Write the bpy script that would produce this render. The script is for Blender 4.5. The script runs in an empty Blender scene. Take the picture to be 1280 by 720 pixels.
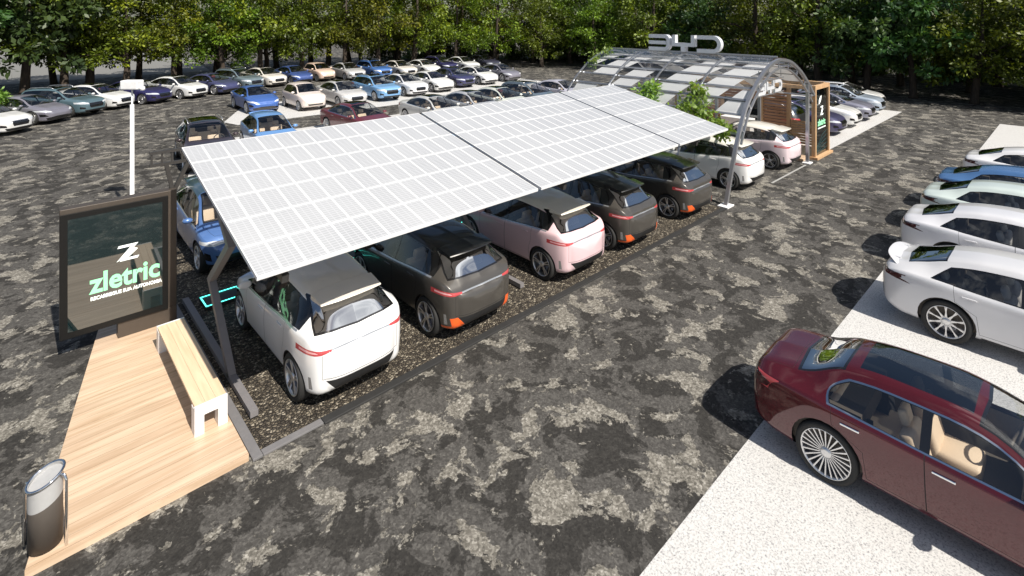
import bpy, bmesh, math, random
from mathutils import Vector, Matrix
random.seed(7)
PI = math.pi
scene = bpy.context.scene
C = scene.collection

# ------------------------------------------------------------------ materials
def new_mat(name):
    m = bpy.data.materials.new(name); m.use_nodes = True
    nt = m.node_tree
    return m, nt, nt.nodes['Principled BSDF'], nt.nodes['Material Output']

def mat(name, col, rough=.5, metal=0., coat=0., emit=None, estr=0., spec=.5, ior=None):
    m, nt, b, o = new_mat(name)
    b.inputs['Base Color'].default_value = (*col, 1)
    b.inputs['Roughness'].default_value = rough
    b.inputs['Metallic'].default_value = metal
    b.inputs['Coat Weight'].default_value = coat
    b.inputs['Coat Roughness'].default_value = .03
    b.inputs['Specular IOR Level'].default_value = spec
    if ior: b.inputs['IOR'].default_value = ior
    if emit:
        b.inputs['Emission Color'].default_value = (*emit, 1)
        b.inputs['Emission Strength'].default_value = estr
    return m

def N(nt, typ, **kw):
    n = nt.nodes.new(typ)
    for k, v in kw.items():
        if k.startswith('i_'):
            n.inputs[k[2:].replace('_', ' ')].default_value = v
        else: setattr(n, k, v)
    return n

def ramp(nt, stops, src, interp='LINEAR'):
    r = nt.nodes.new('ShaderNodeValToRGB'); r.color_ramp.interpolation = interp
    e = r.color_ramp.elements
    while len(e) > 1: e.remove(e[-1])
    e[0].position = stops[0][0]; e[0].color = (*stops[0][1], 1)
    for p, c in stops[1:]:
        x = e.new(p); x.color = (*c, 1)
    nt.links.new(src, r.inputs['Fac'])
    return r.outputs['Color']

def mixc(nt, fac, a, b, blend='MIX'):
    n = nt.nodes.new('ShaderNodeMix'); n.data_type = 'RGBA'; n.blend_type = blend
    for key, v in ((0, fac), (6, a), (7, b)):
        if hasattr(v, 'is_output'): nt.links.new(v, n.inputs[key])
        else: n.inputs[key].default_value = v if key == 0 else (*v, 1)
    return n.outputs[2]

def noise(nt, co, scale, detail=6, rough=.6, dist=0., dim='3D'):
    n = N(nt, 'ShaderNodeTexNoise', noise_dimensions=dim)
    n.inputs['Scale'].default_value = scale; n.inputs['Detail'].default_value = detail
    n.inputs['Roughness'].default_value = rough; n.inputs['Distortion'].default_value = dist
    nt.links.new(co, n.inputs['Vector'])
    return n.outputs['Fac']

def objco(nt, scale=(1, 1, 1), rotz=0., which='Object'):
    t = N(nt, 'ShaderNodeTexCoord'); mp = N(nt, 'ShaderNodeMapping')
    mp.inputs['Scale'].default_value = scale; mp.inputs['Rotation'].default_value = (0, 0, rotz)
    nt.links.new(t.outputs[which], mp.inputs['Vector'])
    return mp.outputs['Vector']

def bump(nt, bsdf, h, strength=.3, dist=.01):
    b = N(nt, 'ShaderNodeBump'); b.inputs['Strength'].default_value = strength; b.inputs['Distance'].default_value = dist
    nt.links.new(h, b.inputs['Height']); nt.links.new(b.outputs['Normal'], bsdf.inputs['Normal'])

_paints = {}
def paint(col, metal=.0, rough=.32):
    k = (col, metal, rough)
    if k not in _paints:
        m, nt, b, o = new_mat('car_paint')
        co = objco(nt)
        n = noise(nt, co, 3.0, 3, .5)
        c = mixc(nt, n, tuple(x*.94 for x in col), tuple(min(1, x*1.04) for x in col))
        nt.links.new(c, b.inputs['Base Color'])
        b.inputs['Metallic'].default_value = metal; b.inputs['Roughness'].default_value = rough
        b.inputs['Coat Weight'].default_value = 1.; b.inputs['Coat Roughness'].default_value = .02
        _paints[k] = m
    return _paints[k]

def glass_mat(name, tint, base=.08, rough=.01):
    m, nt, b, o = new_mat(name); nt.nodes.remove(b)
    tr = N(nt, 'ShaderNodeBsdfTransparent'); tr.inputs['Color'].default_value = (*tint, 1)
    gl = N(nt, 'ShaderNodeBsdfGlossy'); gl.inputs['Roughness'].default_value = rough
    fr = N(nt, 'ShaderNodeFresnel'); ge = N(nt, 'ShaderNodeNewGeometry')      # thin sheet: same reflectance from both sides
    io = N(nt, 'ShaderNodeMapRange'); io.inputs['To Min'].default_value = 1.7; io.inputs['To Max'].default_value = 1/1.7
    nt.links.new(ge.outputs['Backfacing'], io.inputs['Value']); nt.links.new(io.outputs[0], fr.inputs['IOR'])
    ad = N(nt, 'ShaderNodeMath', operation='MULTIPLY_ADD'); ad.inputs[1].default_value = 1-base; ad.inputs[2].default_value = base
    mx = N(nt, 'ShaderNodeMixShader')
    nt.links.new(fr.outputs[0], ad.inputs[0]); nt.links.new(ad.outputs[0], mx.inputs[0])
    nt.links.new(tr.outputs[0], mx.inputs[1]); nt.links.new(gl.outputs[0], mx.inputs[2])
    nt.links.new(mx.outputs[0], o.inputs['Surface'])
    return m

M = {}
M['glass'] = glass_mat('car_glass', (.90, .91, .91), .06)
M['sky_glass'] = glass_mat('coated_glass', (.16, .17, .18), .70)
M['dark_glass'] = glass_mat('tinted_glass', (.06, .065, .07), .16)
M['clear_glass'] = glass_mat('clear_glass', (.75, .8, .8), .06)
M['black_plastic'] = mat('black_plastic', (.018, .018, .019), .45)
M['gloss_black'] = mat('gloss_black', (.01, .01, .011), .12, coat=1)
M['seam'] = mat('seam_dark', (.01, .01, .01), .8)
M['rubber'] = mat('tyre_rubber', (.022, .022, .022), .75)
M['alloy'] = mat('alloy_silver', (.72, .72, .73), .28, .85)
M['alloy_dark'] = mat('alloy_graphite', (.09, .09, .1), .3, .8)
M['chrome'] = mat('chrome', (.82, .83, .85), .08, 1.)
M['interior'] = mat('interior_dark', (.10, .085, .07), .7)
M['seat_beige'] = mat('seat_beige', (.72, .57, .42), .6)
M['seat_grey'] = mat('seat_grey', (.30, .29, .28), .6)
M['headlight'] = mat('headlight_lens', (.75, .78, .82), .08, .3, coat=1)
M['taillight'] = mat('taillight_red', (.46, .06, .065), .12, coat=1)
M['lens'] = mat('lamp_lens', (.78, .40, .42), .1, coat=1)
M['taillight_dark'] = mat('taillight_smoked', (.05, .004, .008), .1, coat=1)
M['silver_trim'] = mat('silver_trim', (.55, .56, .58), .25, .7)
M['orange'] = mat('orange_accent', (.85, .13, .025), .35, coat=.5)

# ------------------------------------------------------------------ mesh helpers
def link_mesh(name, me, parent=None, mats=None):
    o = bpy.data.objects.new(name, me); C.objects.link(o)
    if parent: o.parent = parent
    if mats:
        for m in mats: me.materials.append(m)
    return o

def finish(name, bm, m=None, parent=None, smooth=False, sharp=None):
    bm.normal_update()
    me = bpy.data.meshes.new(name); bm.to_mesh(me); bm.free()
    if smooth:
        me.polygons.foreach_set('use_smooth', [True]*len(me.polygons))
        if sharp is not None: me.set_sharp_from_angle(angle=math.radians(sharp))
    mats = m if isinstance(m, (list, tuple)) else ([m] if m else [])
    return link_mesh(name, me, parent, mats)

def bx(bm, x0, x1, y0, y1, z0, z1, mi=0, bev=0., rot=None, at=None):
    """axis box, optional bevel, optional matrix"""
    tmp = bmesh.new()
    bmesh.ops.create_cube(tmp, size=1)
    for v in tmp.verts:
        v.co = Vector(((v.co.x+.5)*(x1-x0)+x0, (v.co.y+.5)*(y1-y0)+y0, (v.co.z+.5)*(z1-z0)+z0))
    if bev: bmesh.ops.bevel(tmp, geom=tmp.edges[:], offset=bev, segments=2, affect='EDGES', profile=.5)
    if rot is not None: bmesh.ops.transform(tmp, matrix=rot, verts=tmp.verts)
    add(bm, tmp, mi)

def add(bm, tmp, mi=0):
    vm = {}
    for v in tmp.verts: vm[v] = bm.verts.new(v.co)
    for f in tmp.faces:
        try:
            nf = bm.faces.new([vm[v] for v in f.verts]); nf.material_index = mi or f.material_index; nf.smooth = f.smooth
        except ValueError: pass
    tmp.free()

def tube(bm, pts, r, n=8, mi=0, cap=True, radii=None):
    pts = [Vector(p) for p in pts]
    rings = []
    up = Vector((0, 0, 1))
    prevx = None
    for i, p in enumerate(pts):
        d = (pts[min(i+1, len(pts)-1)]-pts[max(i-1, 0)]).normalized()
        if prevx is None:
            a = up if abs(d.z) < .9 else Vector((1, 0, 0))
            x = d.cross(a).normalized()
        else:
            x = (prevx-d*prevx.dot(d)).normalized()
        y = d.cross(x); prevx = x
        rr = radii[i] if radii else r
        rings.append([bm.verts.new(p+x*rr*math.cos(2*PI*k/n)+y*rr*math.sin(2*PI*k/n)) for k in range(n)])
    for a, b in zip(rings, rings[1:]):
        for k in range(n):
            f = bm.faces.new((a[k], a[(k+1) % n], b[(k+1) % n], b[k])); f.material_index = mi; f.smooth = True
    if cap:
        f = bm.faces.new(rings[0][::-1]); f.material_index = mi
        f = bm.faces.new(rings[-1]); f.material_index = mi

def bar(bm, a, b, w, h, mi=0, up=(0, 0, 1)):
    """rectangular bar from a to b, w across, h along up"""
    a = Vector(a); b = Vector(b); d = (b-a).normalized(); up = Vector(up)
    s = d.cross(up)
    if s.length < 1e-4: s = d.cross(Vector((1, 0, 0)))
    s.normalize(); u = s.cross(d).normalized()
    vs = [bm.verts.new(p+s*sx*w/2+u*sy*h/2) for p in (a, b) for sx, sy in ((-1, -1), (1, -1), (1, 1), (-1, 1))]
    for q in ((0, 1, 2, 3), (7, 6, 5, 4), (0, 4, 5, 1), (1, 5, 6, 2), (2, 6, 7, 3), (3, 7, 4, 0)):
        f = bm.faces.new([vs[i] for i in q]); f.material_index = mi
    bmesh.ops.recalc_face_normals(bm, faces=list({f for v in vs for f in v.link_faces}))

def lathe(bm, prof, n=40, mi=0, axis='Y', smooth=True):
    """profile [(radius, offset along axis)] spun round axis"""
    rings = []
    for r, h in prof:
        ring = []
        for k in range(n):
            a = 2*PI*k/n
            c, s = r*math.cos(a), r*math.sin(a)
            ring.append(bm.verts.new((c, h, s) if axis == 'Y' else (c, s, h)))
        rings.append(ring)
    fs = []
    for a, b in zip(rings, rings[1:]):
        for k in range(n):
            f = bm.faces.new((a[k], a[(k+1) % n], b[(k+1) % n], b[k])); f.material_index = mi; f.smooth = smooth; fs.append(f)
    return rings

def prism(bm, poly, h0, h1, frame, mi=0):
    """2D polygon extruded; frame(p, h) -> 3D point"""
    lo = [bm.verts.new(frame(p, h0)) for p in poly]; hi = [bm.verts.new(frame(p, h1)) for p in poly]
    n = len(poly); fs = []
    fs.append(bm.faces.new(lo[::-1])); fs.append(bm.faces.new(hi))
    for i in range(n): fs.append(bm.faces.new((lo[i], lo[(i+1) % n], hi[(i+1) % n], hi[i])))
    for f in fs: f.material_index = mi
    bmesh.ops.recalc_face_normals(bm, faces=fs)
    return fs

def empty(name, loc=(0, 0, 0), rz=0.):
    o = bpy.data.objects.new(name, None); C.objects.link(o)
    o.location = loc; o.rotation_euler = (0, 0, rz); o.empty_display_size = .2
    return o

def tag(o, label=None, cat=None, group=None, kind=None):
    if label: o['label'] = label
    if cat: o['category'] = cat
    if group: o['group'] = group
    if kind: o['kind'] = kind
    return o

def pchip(pts):
    xs = [p[0] for p in pts]; ys = [p[1] for p in pts]; n = len(xs)
    h = [xs[i+1]-xs[i] for i in range(n-1)]; d = [(ys[i+1]-ys[i])/h[i] for i in range(n-1)]
    m = [0.]*n
    m[0] = d[0]; m[-1] = d[-1]
    for i in range(1, n-1):
        if d[i-1]*d[i] <= 0: m[i] = 0.
        else:
            w1 = 2*h[i]+h[i-1]; w2 = h[i]+2*h[i-1]
            m[i] = (w1+w2)/(w1/d[i-1]+w2/d[i])
    def f(x):
        if x <= xs[0]: return ys[0]
        if x >= xs[-1]: return ys[-1]
        i = 0
        while x > xs[i+1]: i += 1
        t = (x-xs[i])/h[i]
        return ((1+2*t)*(1-t)**2*ys[i]+t*(1-t)**2*h[i]*m[i]+t*t*(3-2*t)*ys[i+1]+t*t*(t-1)*h[i]*m[i+1])
    return f

def in_poly(px, py, poly):
    c = False; j = len(poly)-1
    for i in range(len(poly)):
        xi, yi = poly[i]; xj, yj = poly[j]
        if (yi > py) != (yj > py) and px < (xj-xi)*(py-yi)/(yj-yi)+xi: c = not c
        j = i
    return c

def inset(poly, d):
    """shrink a simple polygon by d"""
    n = len(poly)
    area = sum(poly[i][0]*poly[(i+1) % n][1]-poly[(i+1) % n][0]*poly[i][1] for i in range(n))
    s = 1 if area > 0 else -1
    out = []
    for i in range(n):
        p0, p1, p2 = poly[i-1], poly[i], poly[(i+1) % n]
        def nrm(a, b):
            dx, dy = b[0]-a[0], b[1]-a[1]; l = math.hypot(dx, dy) or 1e-9
            return (-dy/l*s, dx/l*s)
        a, b = nrm(p0, p1), nrm(p1, p2)
        k = 1+a[0]*b[0]+a[1]*b[1]
        k = max(k, .5)
        out.append((p1[0]+(a[0]+b[0])/k*d, p1[1]+(a[1]+b[1])/k*d))
    return out
# ------------------------------------------------------------------ cars
class Spec: pass

def chaikin(p, it=2):
    for _ in range(it):
        q = [p[0]]
        for a, b in zip(p, p[1:]):
            q.append((a[0]*.75+b[0]*.25, a[1]*.75+b[1]*.25)); q.append((a[0]*.25+b[0]*.75, a[1]*.25+b[1]*.75))
        q.append(p[-1]); p = q
    return p

def make_spec(name, L, top, belt, zb, ww, wt, axles, r, xB, dlo, glass_f, glass_r, **kw):
    S = Spec(); S.name = name; S.L = L
    S.top, S.belt, S.zb, S.ww, S.wt = pchip(top), pchip(belt), pchip(zb), pchip(ww), pchip(wt)
    S.axles, S.r, S.xB, S.dlo, S.gf, S.gr = axles, r, xB, dlo, glass_f, glass_r
    S.W = max(p[1] for p in ww)
    S.rq = (dlo[0]+.03, dlo[1]+.03); S.dbulge = 0.
    for k, v in kw.items(): setattr(S, k, v)
    return S

def sec_params(S, x):
    W = S.ww(x); tp = S.top(x); bl = min(S.belt(x), tp-.025); wb = W*.952; wt = min(S.wt(x), wb*.975); zb = S.zb(x)
    dz = min(.10, (tp-bl)*.45)
    return W, tp, bl, wb, wt, zb, dz

def half_section(S, x):
    W, tp, bl, wb, wt, zb, dz = sec_params(S, x)
    zr = tp-dz; h = bl-zb
    L = lambda t: (wb+(wt-wb)*t, bl+(zr-bl)*t)
    c = [(0, zb), (W*.84, zb), (W*.955, zb+.06*min(1, h/.5)), (W*.972, zb+h*.22), (W*.997, zb+h*.50), (W*1.0, zb+h*.74), (W*.988, bl-.045*min(1, h/.5)), (wb, bl), L(.10), L(.90), (wt, zr), (wt*.86, tp-dz*.33), (wt*.45, tp-.012), (0, tp)]
    return chaikin(c, 2)

def surf_y(S, x, z):
    p = half_section(S, x); best = 0.
    for a, b in zip(p, p[1:]):
        if (a[1]-z)*(b[1]-z) <= 0 and abs(a[1]-b[1]) > 1e-6:
            best = max(best, a[0]+(b[0]-a[0])*(z-a[1])/(b[1]-a[1]))
    return best

def surf_z(S, x, y):
    p = half_section(S, x); best = 0.
    for a, b in zip(p, p[1:]):
        if (a[0]-y)*(b[0]-y) <= 0 and abs(a[0]-b[0]) > 1e-6:
            best = max(best, a[1]+(b[1]-a[1])*(y-a[0])/(b[0]-a[0]))
    return best

def loft(S):
    h = S.L/2; e = .42
    xs = []
    for i in range(11): xs.append(-h+e*(1-math.cos(PI/2*i/11)))
    n = 46
    for i in range(n+1): xs.append(-h+e+(S.L-2*e)*i/n)
    for i in range(10, -1, -1): xs.append(h-e*(1-math.cos(PI/2*i/11)))
    bm = bmesh.new(); rings = []
    def ring(x, sc=1., xo=0.):
        p = half_section(S, x)
        zc = (S.zb(x)+S.top(x))/2
        full = p+[(-y, z) for y, z in p[-2:0:-1]]
        return [bm.verts.new((x+xo, y*sc, zc+(z-zc)*sc)) for y, z in full]
    caps = [(.94, .016), (.8, .036), (.6, .05), (.35, .058), (.12, .061)]
    for sc, xo in reversed(caps): rings.append(ring(-h, sc, -xo*S.bulge))
    for x in xs: rings.append(ring(x))
    for sc, xo in caps: rings.append(ring(h, sc, xo*S.bulge))
    m = len(rings[0])
    for a, b in zip(rings, rings[1:]):
        for k in range(m): bm.faces.new((a[k], b[k], b[(k+1) % m], a[(k+1) % m]))
    bm.faces.new(rings[0]); bm.faces.new(rings[-1][::-1])
    bmesh.ops.recalc_face_normals(bm, faces=bm.faces[:])
    bm.normal_update()
    return bm

AX = {'S': (0, 2), 'T': (0, 1), 'F': (1, 2), 'R': (1, 2)}
def ncond(proj, n, c, side, thr, xr):
    if xr and not (xr[0] <= c.x <= xr[1]): return False
    if proj == 'S': return abs(n.y) > thr and (side == 0 or n.y*side > 0)
    if proj == 'T': return n.z > thr
    if proj == 'F': return n.x > thr
    return n.x < -thr

def cut(bm, proj, poly, side=0, thr=.15, xr=None):
    a, b = AX[proj]
    lo = (min(p[0] for p in poly)-.02, min(p[1] for p in poly)-.02); hi = (max(p[0] for p in poly)+.02, max(p[1] for p in poly)+.02)
    def bb(f):
        u = [v.co[a] for v in f.verts]; w = [v.co[b] for v in f.verts]
        return min(u), max(u), min(w), max(w)
    cand = set()
    for f in bm.faces:
        if ncond(proj, f.normal, f.calc_center_median(), side, thr*.5, xr and (xr[0]-.1, xr[1]+.1)):
            q = bb(f)
            if q[1] >= lo[0] and q[0] <= hi[0] and q[3] >= lo[1] and q[2] <= hi[1]: cand.add(f)
    n = len(poly)
    for i in range(n):
        p, q = poly[i], poly[(i+1) % n]
        dx, dy = q[0]-p[0], q[1]-p[1]
        l = math.hypot(dx, dy)
        if l < 1e-5: continue
        no = Vector((0, 0, 0)); no[a] = -dy/l; no[b] = dx/l
        co = Vector((0, 0, 0)); co[a] = p[0]; co[b] = p[1]
        x0, x1 = min(p[0], q[0])-1e-4, max(p[0], q[0])+1e-4; y0, y1 = min(p[1], q[1])-1e-4, max(p[1], q[1])+1e-4
        sel = []
        for f in cand:
            u = bb(f)
            if u[1] >= x0 and u[0] <= x1 and u[3] >= y0 and u[2] <= y1: sel.append(f)
        if not sel: continue
        geom = set(sel)
        for f in sel:
            geom.update(f.edges); geom.update(f.verts)
        res = bmesh.ops.bisect_plane(bm, geom=list(geom), dist=2e-4, plane_co=co, plane_no=no)
        for g in res['geom']:
            if isinstance(g, bmesh.types.BMFace): cand.add(g)
        cand = {f for f in cand if f.is_valid}
        for f in cand: f.normal_update()

def dlo_poly(S, xb, xt, xf, m, lowm=None, bulge=0.):
    lowm = m if lowm is None else lowm
    lo, up = [], []
    n = 14
    zl = lambda x: min(S.belt(x), S.top(x)-.025)+.012+lowm
    def zu(x):
        W, tp, bl, wb, wt, zb, dz = sec_params(S, x)
        return tp-dz-.022-m
    for i in range(n+1):
        x = xb+(xf-xb)*i/n
        lo.append((x, zl(x)))
    for i in range(n+1):
        x = xf+(xt-xf)*i/n
        up.append((x, zu(x)))
    # clip front where the two lines meet
    pts = [p for p in lo if zu(p[0]) > p[1]+.03 or p[0] < (xb+xf)/2]
    pu = [p for p in up if p[1] > zl(p[0])+.03]
    if bulge:
        a, b = pu[-1], pts[0]
        pu = pu+[(a[0]+(b[0]-a[0])*t-bulge*math.sin(PI*t), a[1]+(b[1]-a[1])*t) for t in (.1, .22, .36, .5, .64, .78, .9)]
    return pts+pu

def rim_mesh(style, R, w, name):
    bm = bmesh.new(); y = w/2
    fr = .79 if style == 'multi' else .74
    lathe(bm, [(R*fr, y-.016), (R*(fr+.012), y-.002), (R*(fr-.01), y), (R*(fr-.045), y-.022), (R*(fr-.05), -w*.3)], 44)
    lathe(bm, [(R*(fr-.05), -w*.05), (.01, -w*.05)], 30, 1)
    lathe(bm, [(R*.46, y-.075), (R*.46, y-.085), (.02, y-.085)], 26, 0)      # brake disc
    lathe(bm, [(.062, y-.045), (.058, y-.018), (.03, y-.012), (.001, y-.012)], 20, 0)
    def spoke(a, w0, w1, y0, y1, d=.02, a1=None, mi=0, r0=.045, r1=None):
        r1 = r1 or R*(fr-.02)
        a1 = a if a1 is None else a1
        p0 = Vector((math.cos(a)*r0, 0, math.sin(a)*r0)); p1 = Vector((math.cos(a1)*r1, 0, math.sin(a1)*r1))
        dr = (p1-p0).normalized(); s = Vector((-dr.z, 0, dr.x))
        vs = []
        for p, ww, yy in ((p0, w0, y0), (p1, w1, y1)):
            for sg, dd in ((-1, -d), (1, -d), (.72, 0), (-.72, 0)):
                vs.append(bm.verts.new(p+s*sg*ww/2+Vector((0, yy+dd, 0))))
        fs = [bm.faces.new([vs[i] for i in q]) for q in ((0, 1, 5, 4), (1, 2, 6, 5), (2, 3, 7, 6), (3, 0, 4, 7), (0, 3, 2, 1), (4, 5, 6, 7))]
        for f in fs: f.material_index = mi
        bmesh.ops.recalc_face_normals(bm, faces=fs)
    if style == 'five':
        for k in range(5):
            a = 2*PI*k/5+.3
            spoke(a, .085, .10, y-.03, y-.012, .03, mi=1)
            spoke(a-.13, .03, .022, y-.022, y-.006, .02, a1=a-.20)
            spoke(a+.13, .03, .022, y-.022, y-.006, .02, a1=a+.06)
    elif style == 'multi':
        for k in range(24): spoke(2*PI*k/24, .012, .022, y-.03, y-.008, .025)
    elif style == 'mesh':
        for k in range(10):
            a = 2*PI*k/10
            spoke(a, .022, .018, y-.026, y-.008, .02, a1=a+.36); spoke(a, .022, .018, y-.026, y-.008, .02, a1=a-.36)
    else:
        for k in range(7): spoke(2*PI*k/7, .05, .045, y-.028, y-.008, .025)
    bm.normal_update()
    me = bpy.data.meshes.new(name); bm.to_mesh(me); bm.free()
    for m in (M['alloy'], M['alloy_dark']): me.materials.append(m)
    return me

def tyre_mesh(R, w, fr):
    bm = bmesh.new(); h = w/2
    lathe(bm, [(R*fr, -h+.02), (R*.8, -h), (R*.93, -h), (R*.985, -h+.018), (R, -h+.05), (R, h-.05), (R*.985, h-.018), (R*.93, h), (R*.82, h), (R*fr, h-.012), (R*fr, h-.03)], 48)
    me = bpy.data.meshes.new('tyre'); bm.normal_update(); bm.to_mesh(me); bm.free(); me.materials.append(M['rubber'])
    return me

def seat_mesh(width, heads, name):
    bm = bmesh.new()
    bx(bm, -.05, .47, -width/2, width/2, .30, .50, bev=.05)
    R = Matrix.Translation((0, 0, .42)) @ Matrix.Rotation(-.32, 4, 'Y') @ Matrix.Translation((0, 0, -.42))
    bx(bm, -.14, .04, -width/2, width/2, .40, 1.0, bev=.05, rot=R)
    for h in heads: bx(bm, -.11, .0, h-.13, h+.13, 1.02, 1.2, bev=.035, rot=R)
    for f in bm.faces: f.smooth = True
    me = bpy.data.meshes.new(name); bm.normal_update(); bm.to_mesh(me); bm.free()
    me.set_sharp_from_angle(angle=math.radians(50))
    return me

def build_car(S):
    """returns list of parts: (key, name, mesh, slots, parent_key, loc, rotz, detail)"""
    h = S.L/2; xr, xf = S.axles; R = S.r
    bm = loft(S)
    regs = []      # (key, name, proj, poly, side, thr, xrange, slots, inset_depth, parent, detail)
    def reg(key, name, proj, poly, side=0, thr=.15, xr=None, slots=('PAINT',), dep=0., parent=None, det=1):
        regs.append((key, name, proj, poly, side, thr, xr, slots, dep, parent, det))
    # doors
    zs = S.sill
    xd1 = xf-R*1.22; xd0 = S.door_r
    dzz = lambda x: S.belt(x)+.012
    fd = [(S.xB+.02, zs), (xd1-.06, zs), (xd1, zs+.18), (xd1+.01, dzz(xd1))]+[(xd1+(S.xB-xd1)*t, dzz(xd1+(S.xB-xd1)*t)) for t in (.25, .5, .75, 1)]
    rd = [(xr+R*1.22, zs), (S.xB+.02, zs)]+[(S.xB+(xd0-S.xB)*t, dzz(S.xB+(xd0-S.xB)*t)) for t in (0, .25, .5, .75, 1)]+[(xd0+.02, zs+.42), (xr+R*1.12, zs+.28)]
    dl = S.dlo
    for s, sd in ((1, 'l'), (-1, 'r')):
        reg('fw'+sd, 'side_window', 'S', dlo_poly(S, S.xB+.04, S.xB+.04, dl[2], .016, .012), s, .2, (S.xB-.1, dl[2]+.1), ('glass',), .004)
        if S.rear_door:
            reg('rw'+sd, 'side_window', 'S', dlo_poly(S, S.rq[0], S.rq[1], S.xB-.045, .016, .012, S.dbulge), s, .2, (dl[0]-.1, S.xB+.05), ('glass',), .004)
        if S.trim == 'chrome': reg('ti'+sd, 'window_frame', 'S', dlo_poly(S, dl[0]+.02, dl[1]+.02, dl[2]+.02, .008, .008, S.dbulge), s, .2, None, ('gloss_black',), 0.)
        reg('tr'+sd, 'window_trim' if S.trim == 'chrome' else 'window_frame', 'S', dlo_poly(S, dl[0], dl[1], dl[2]+.03, -.008 if S.trim == 'chrome' else 0., -.008 if S.trim == 'chrome' else 0., S.dbulge), s, S.tr_thr, None, (S.trim,), 0.)
        if S.belt_strip:
            xs_ = [dl[0]+.3+(dl[2]-dl[0]-.25)*q/14 for q in range(15)]
            reg('bs'+sd, 'belt_strip', 'S', [(x, S.belt(x)-.012) for x in xs_]+[(x, S.belt(x)+.010) for x in xs_[::-1]], s, .2, None, ('silver_trim',), 0.)
        if S.rear_door:
            reg('dr'+sd, 'door', 'S', inset(rd, .0045), s, .25)
            reg('sr'+sd, 'seam', 'S', rd, s, .25, None, ('seam',), .006)
        reg('df'+sd, 'door', 'S', inset(fd, .0045), s, .25)
        reg('sf'+sd, 'seam', 'S', fd, s, .25, None, ('seam',), .006)
    # glass
    def tpoly(x0, x1, k, n=6, bow0=0., bow1=0.):
        pr = []
        for i in range(n+1):
            x = x0+(x1-x0)*i/n; pr.append((x, S.wt(x)*k))
        a = [(x, y) for x, y in pr]
        out = [(x0-bow0, 0), ] if bow0 else []
        return [(x0+(-bow0 if bow0 else 0), 0)]+[(x, y) for x, y in a]+[(x1+bow1, 0)]+[(x, -y) for x, y in a[::-1]]
    g0, g1 = S.gf       # roof edge x, cowl x
    reg('ws', 'windscreen', 'T', inset(tpoly(g0, g1, .93, bow1=.05, bow0=-.03), .03), 0, .2, (g0-.1, g1+.15), ('glass',), .003)
    reg('wsf', 'window_frame', 'T', tpoly(g0, g1, .93, bow1=.05, bow0=-.03), 0, .2, (g0-.1, g1+.15), ('gloss_black',), 0.)
    if S.gr[0] == 'T':
        x0, x1 = S.gr[1:]
        reg('rg', 'rear_window', 'T', inset(tpoly(x0, x1, .9, bow0=.05, bow1=.02), .03), 0, .2, (x0-.15, x1+.1), (S.rear_glass,), .003)
        reg('rgf', 'window_frame', 'T', tpoly(x0, x1, .9, bow0=.05, bow1=.02), 0, .2, (x0-.15, x1+.1), ('gloss_black',), 0.)
    else:
        yb, zb_, yt, zt = S.gr[1:]
        P = [(-yb, zb_+.02), (0, zb_), (yb, zb_+.02), (yt, zt), (-yt, zt)]
        reg('rg', 'rear_window', 'R', inset(P, .022), 0, .15, (-h, -h+.75), (S.rear_glass,), .003)
        reg('rgf', 'window_frame', 'R', P, 0, .15, (-h, -h+.75), ('gloss_black',), 0.)
    if S.pano:
        x0, x1 = S.pano
        reg('pn', 'sunroof', 'T', tpoly(x0, x1, .74), 0, .5, (x0-.05, x1+.05), ('dark_glass',), 0.)
    if S.roofpart:
        x0, x1 = S.roofpart
        reg('rf', 'roof', 'T', tpoly(x0, x1, 1.02, bow0=.0, bow1=.0), 0, .35, (x0-.02, x1+.02), ('ROOF',), 0.)
    # bonnet
    hb = tpoly(g1+.07, h-S.hood_gap, .93, bow0=-.04, bow1=.03)
    reg('hd', 'bonnet', 'T', inset(hb, .004), 0, .3)
    reg('hds', 'seam', 'T', hb, 0, .3, None, ('seam',), .006)
    if S.trunk:
        x0, x1 = S.trunk
        tb = tpoly(x0, x1, .9, bow0=0, bow1=-.03)
        reg('tk', 'boot_lid', 'T', inset(tb, .004), 0, .25)
        reg('tks', 'seam', 'T', tb, 0, .25, None, ('seam',), .006)
    for i, (nm, proj, poly, slots, mirror, *rest) in enumerate(S.patches):
        thr = rest[0] if rest else .12
        xrng = (0, h+.1) if proj == 'F' else ((-h-.1, 0) if proj == 'R' else None)
        if proj == 'S':
            for s in (1, -1): reg('p%d%d' % (i, s), nm, 'S', poly, s, thr, None, slots, 0.)
        else:
            reg('p%da' % i, nm, proj, poly, 0, thr, xrng, slots, 0.)
            if mirror: reg('p%db' % i, nm, proj, [(-a, b) for a, b in poly], 0, thr, xrng, slots, 0.)
    arch = {}
    for xa in (xr, xf):
        ra = R*1.13
        arch[xa] = [(xa+ra*math.cos(2*PI*k/26), R+ra*math.sin(2*PI*k/26)) for k in range(26)]
        cut(bm, 'S', arch[xa], 0, .02)
    for (key, name, proj, poly, side, thr, xrng, slots, dep, parent, det) in regs: cut(bm, proj, poly, side, thr, xrng)
    bm.normal_update()
    bm.verts.index_update()
    vn = [v.normal.copy() for v in bm.verts]
    groups = {}
    for f in bm.faces:
        c = f.calc_center_median(); n = f.normal; k = None
        for xa in (xr, xf):
            if in_poly(c.x, c.z, arch[xa]) and abs(c.y) > S.W*.45: k = -1
        if k is None:
            for (key, name, proj, poly, side, thr, xrng, slots, dep, parent, det) in S.order(regs):
                a, b = AX[proj]
                if ncond(proj, n, c, side, thr, xrng) and in_poly(c[a], c[b], poly): k = key; break
        groups.setdefault(k, []).append(f)
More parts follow.
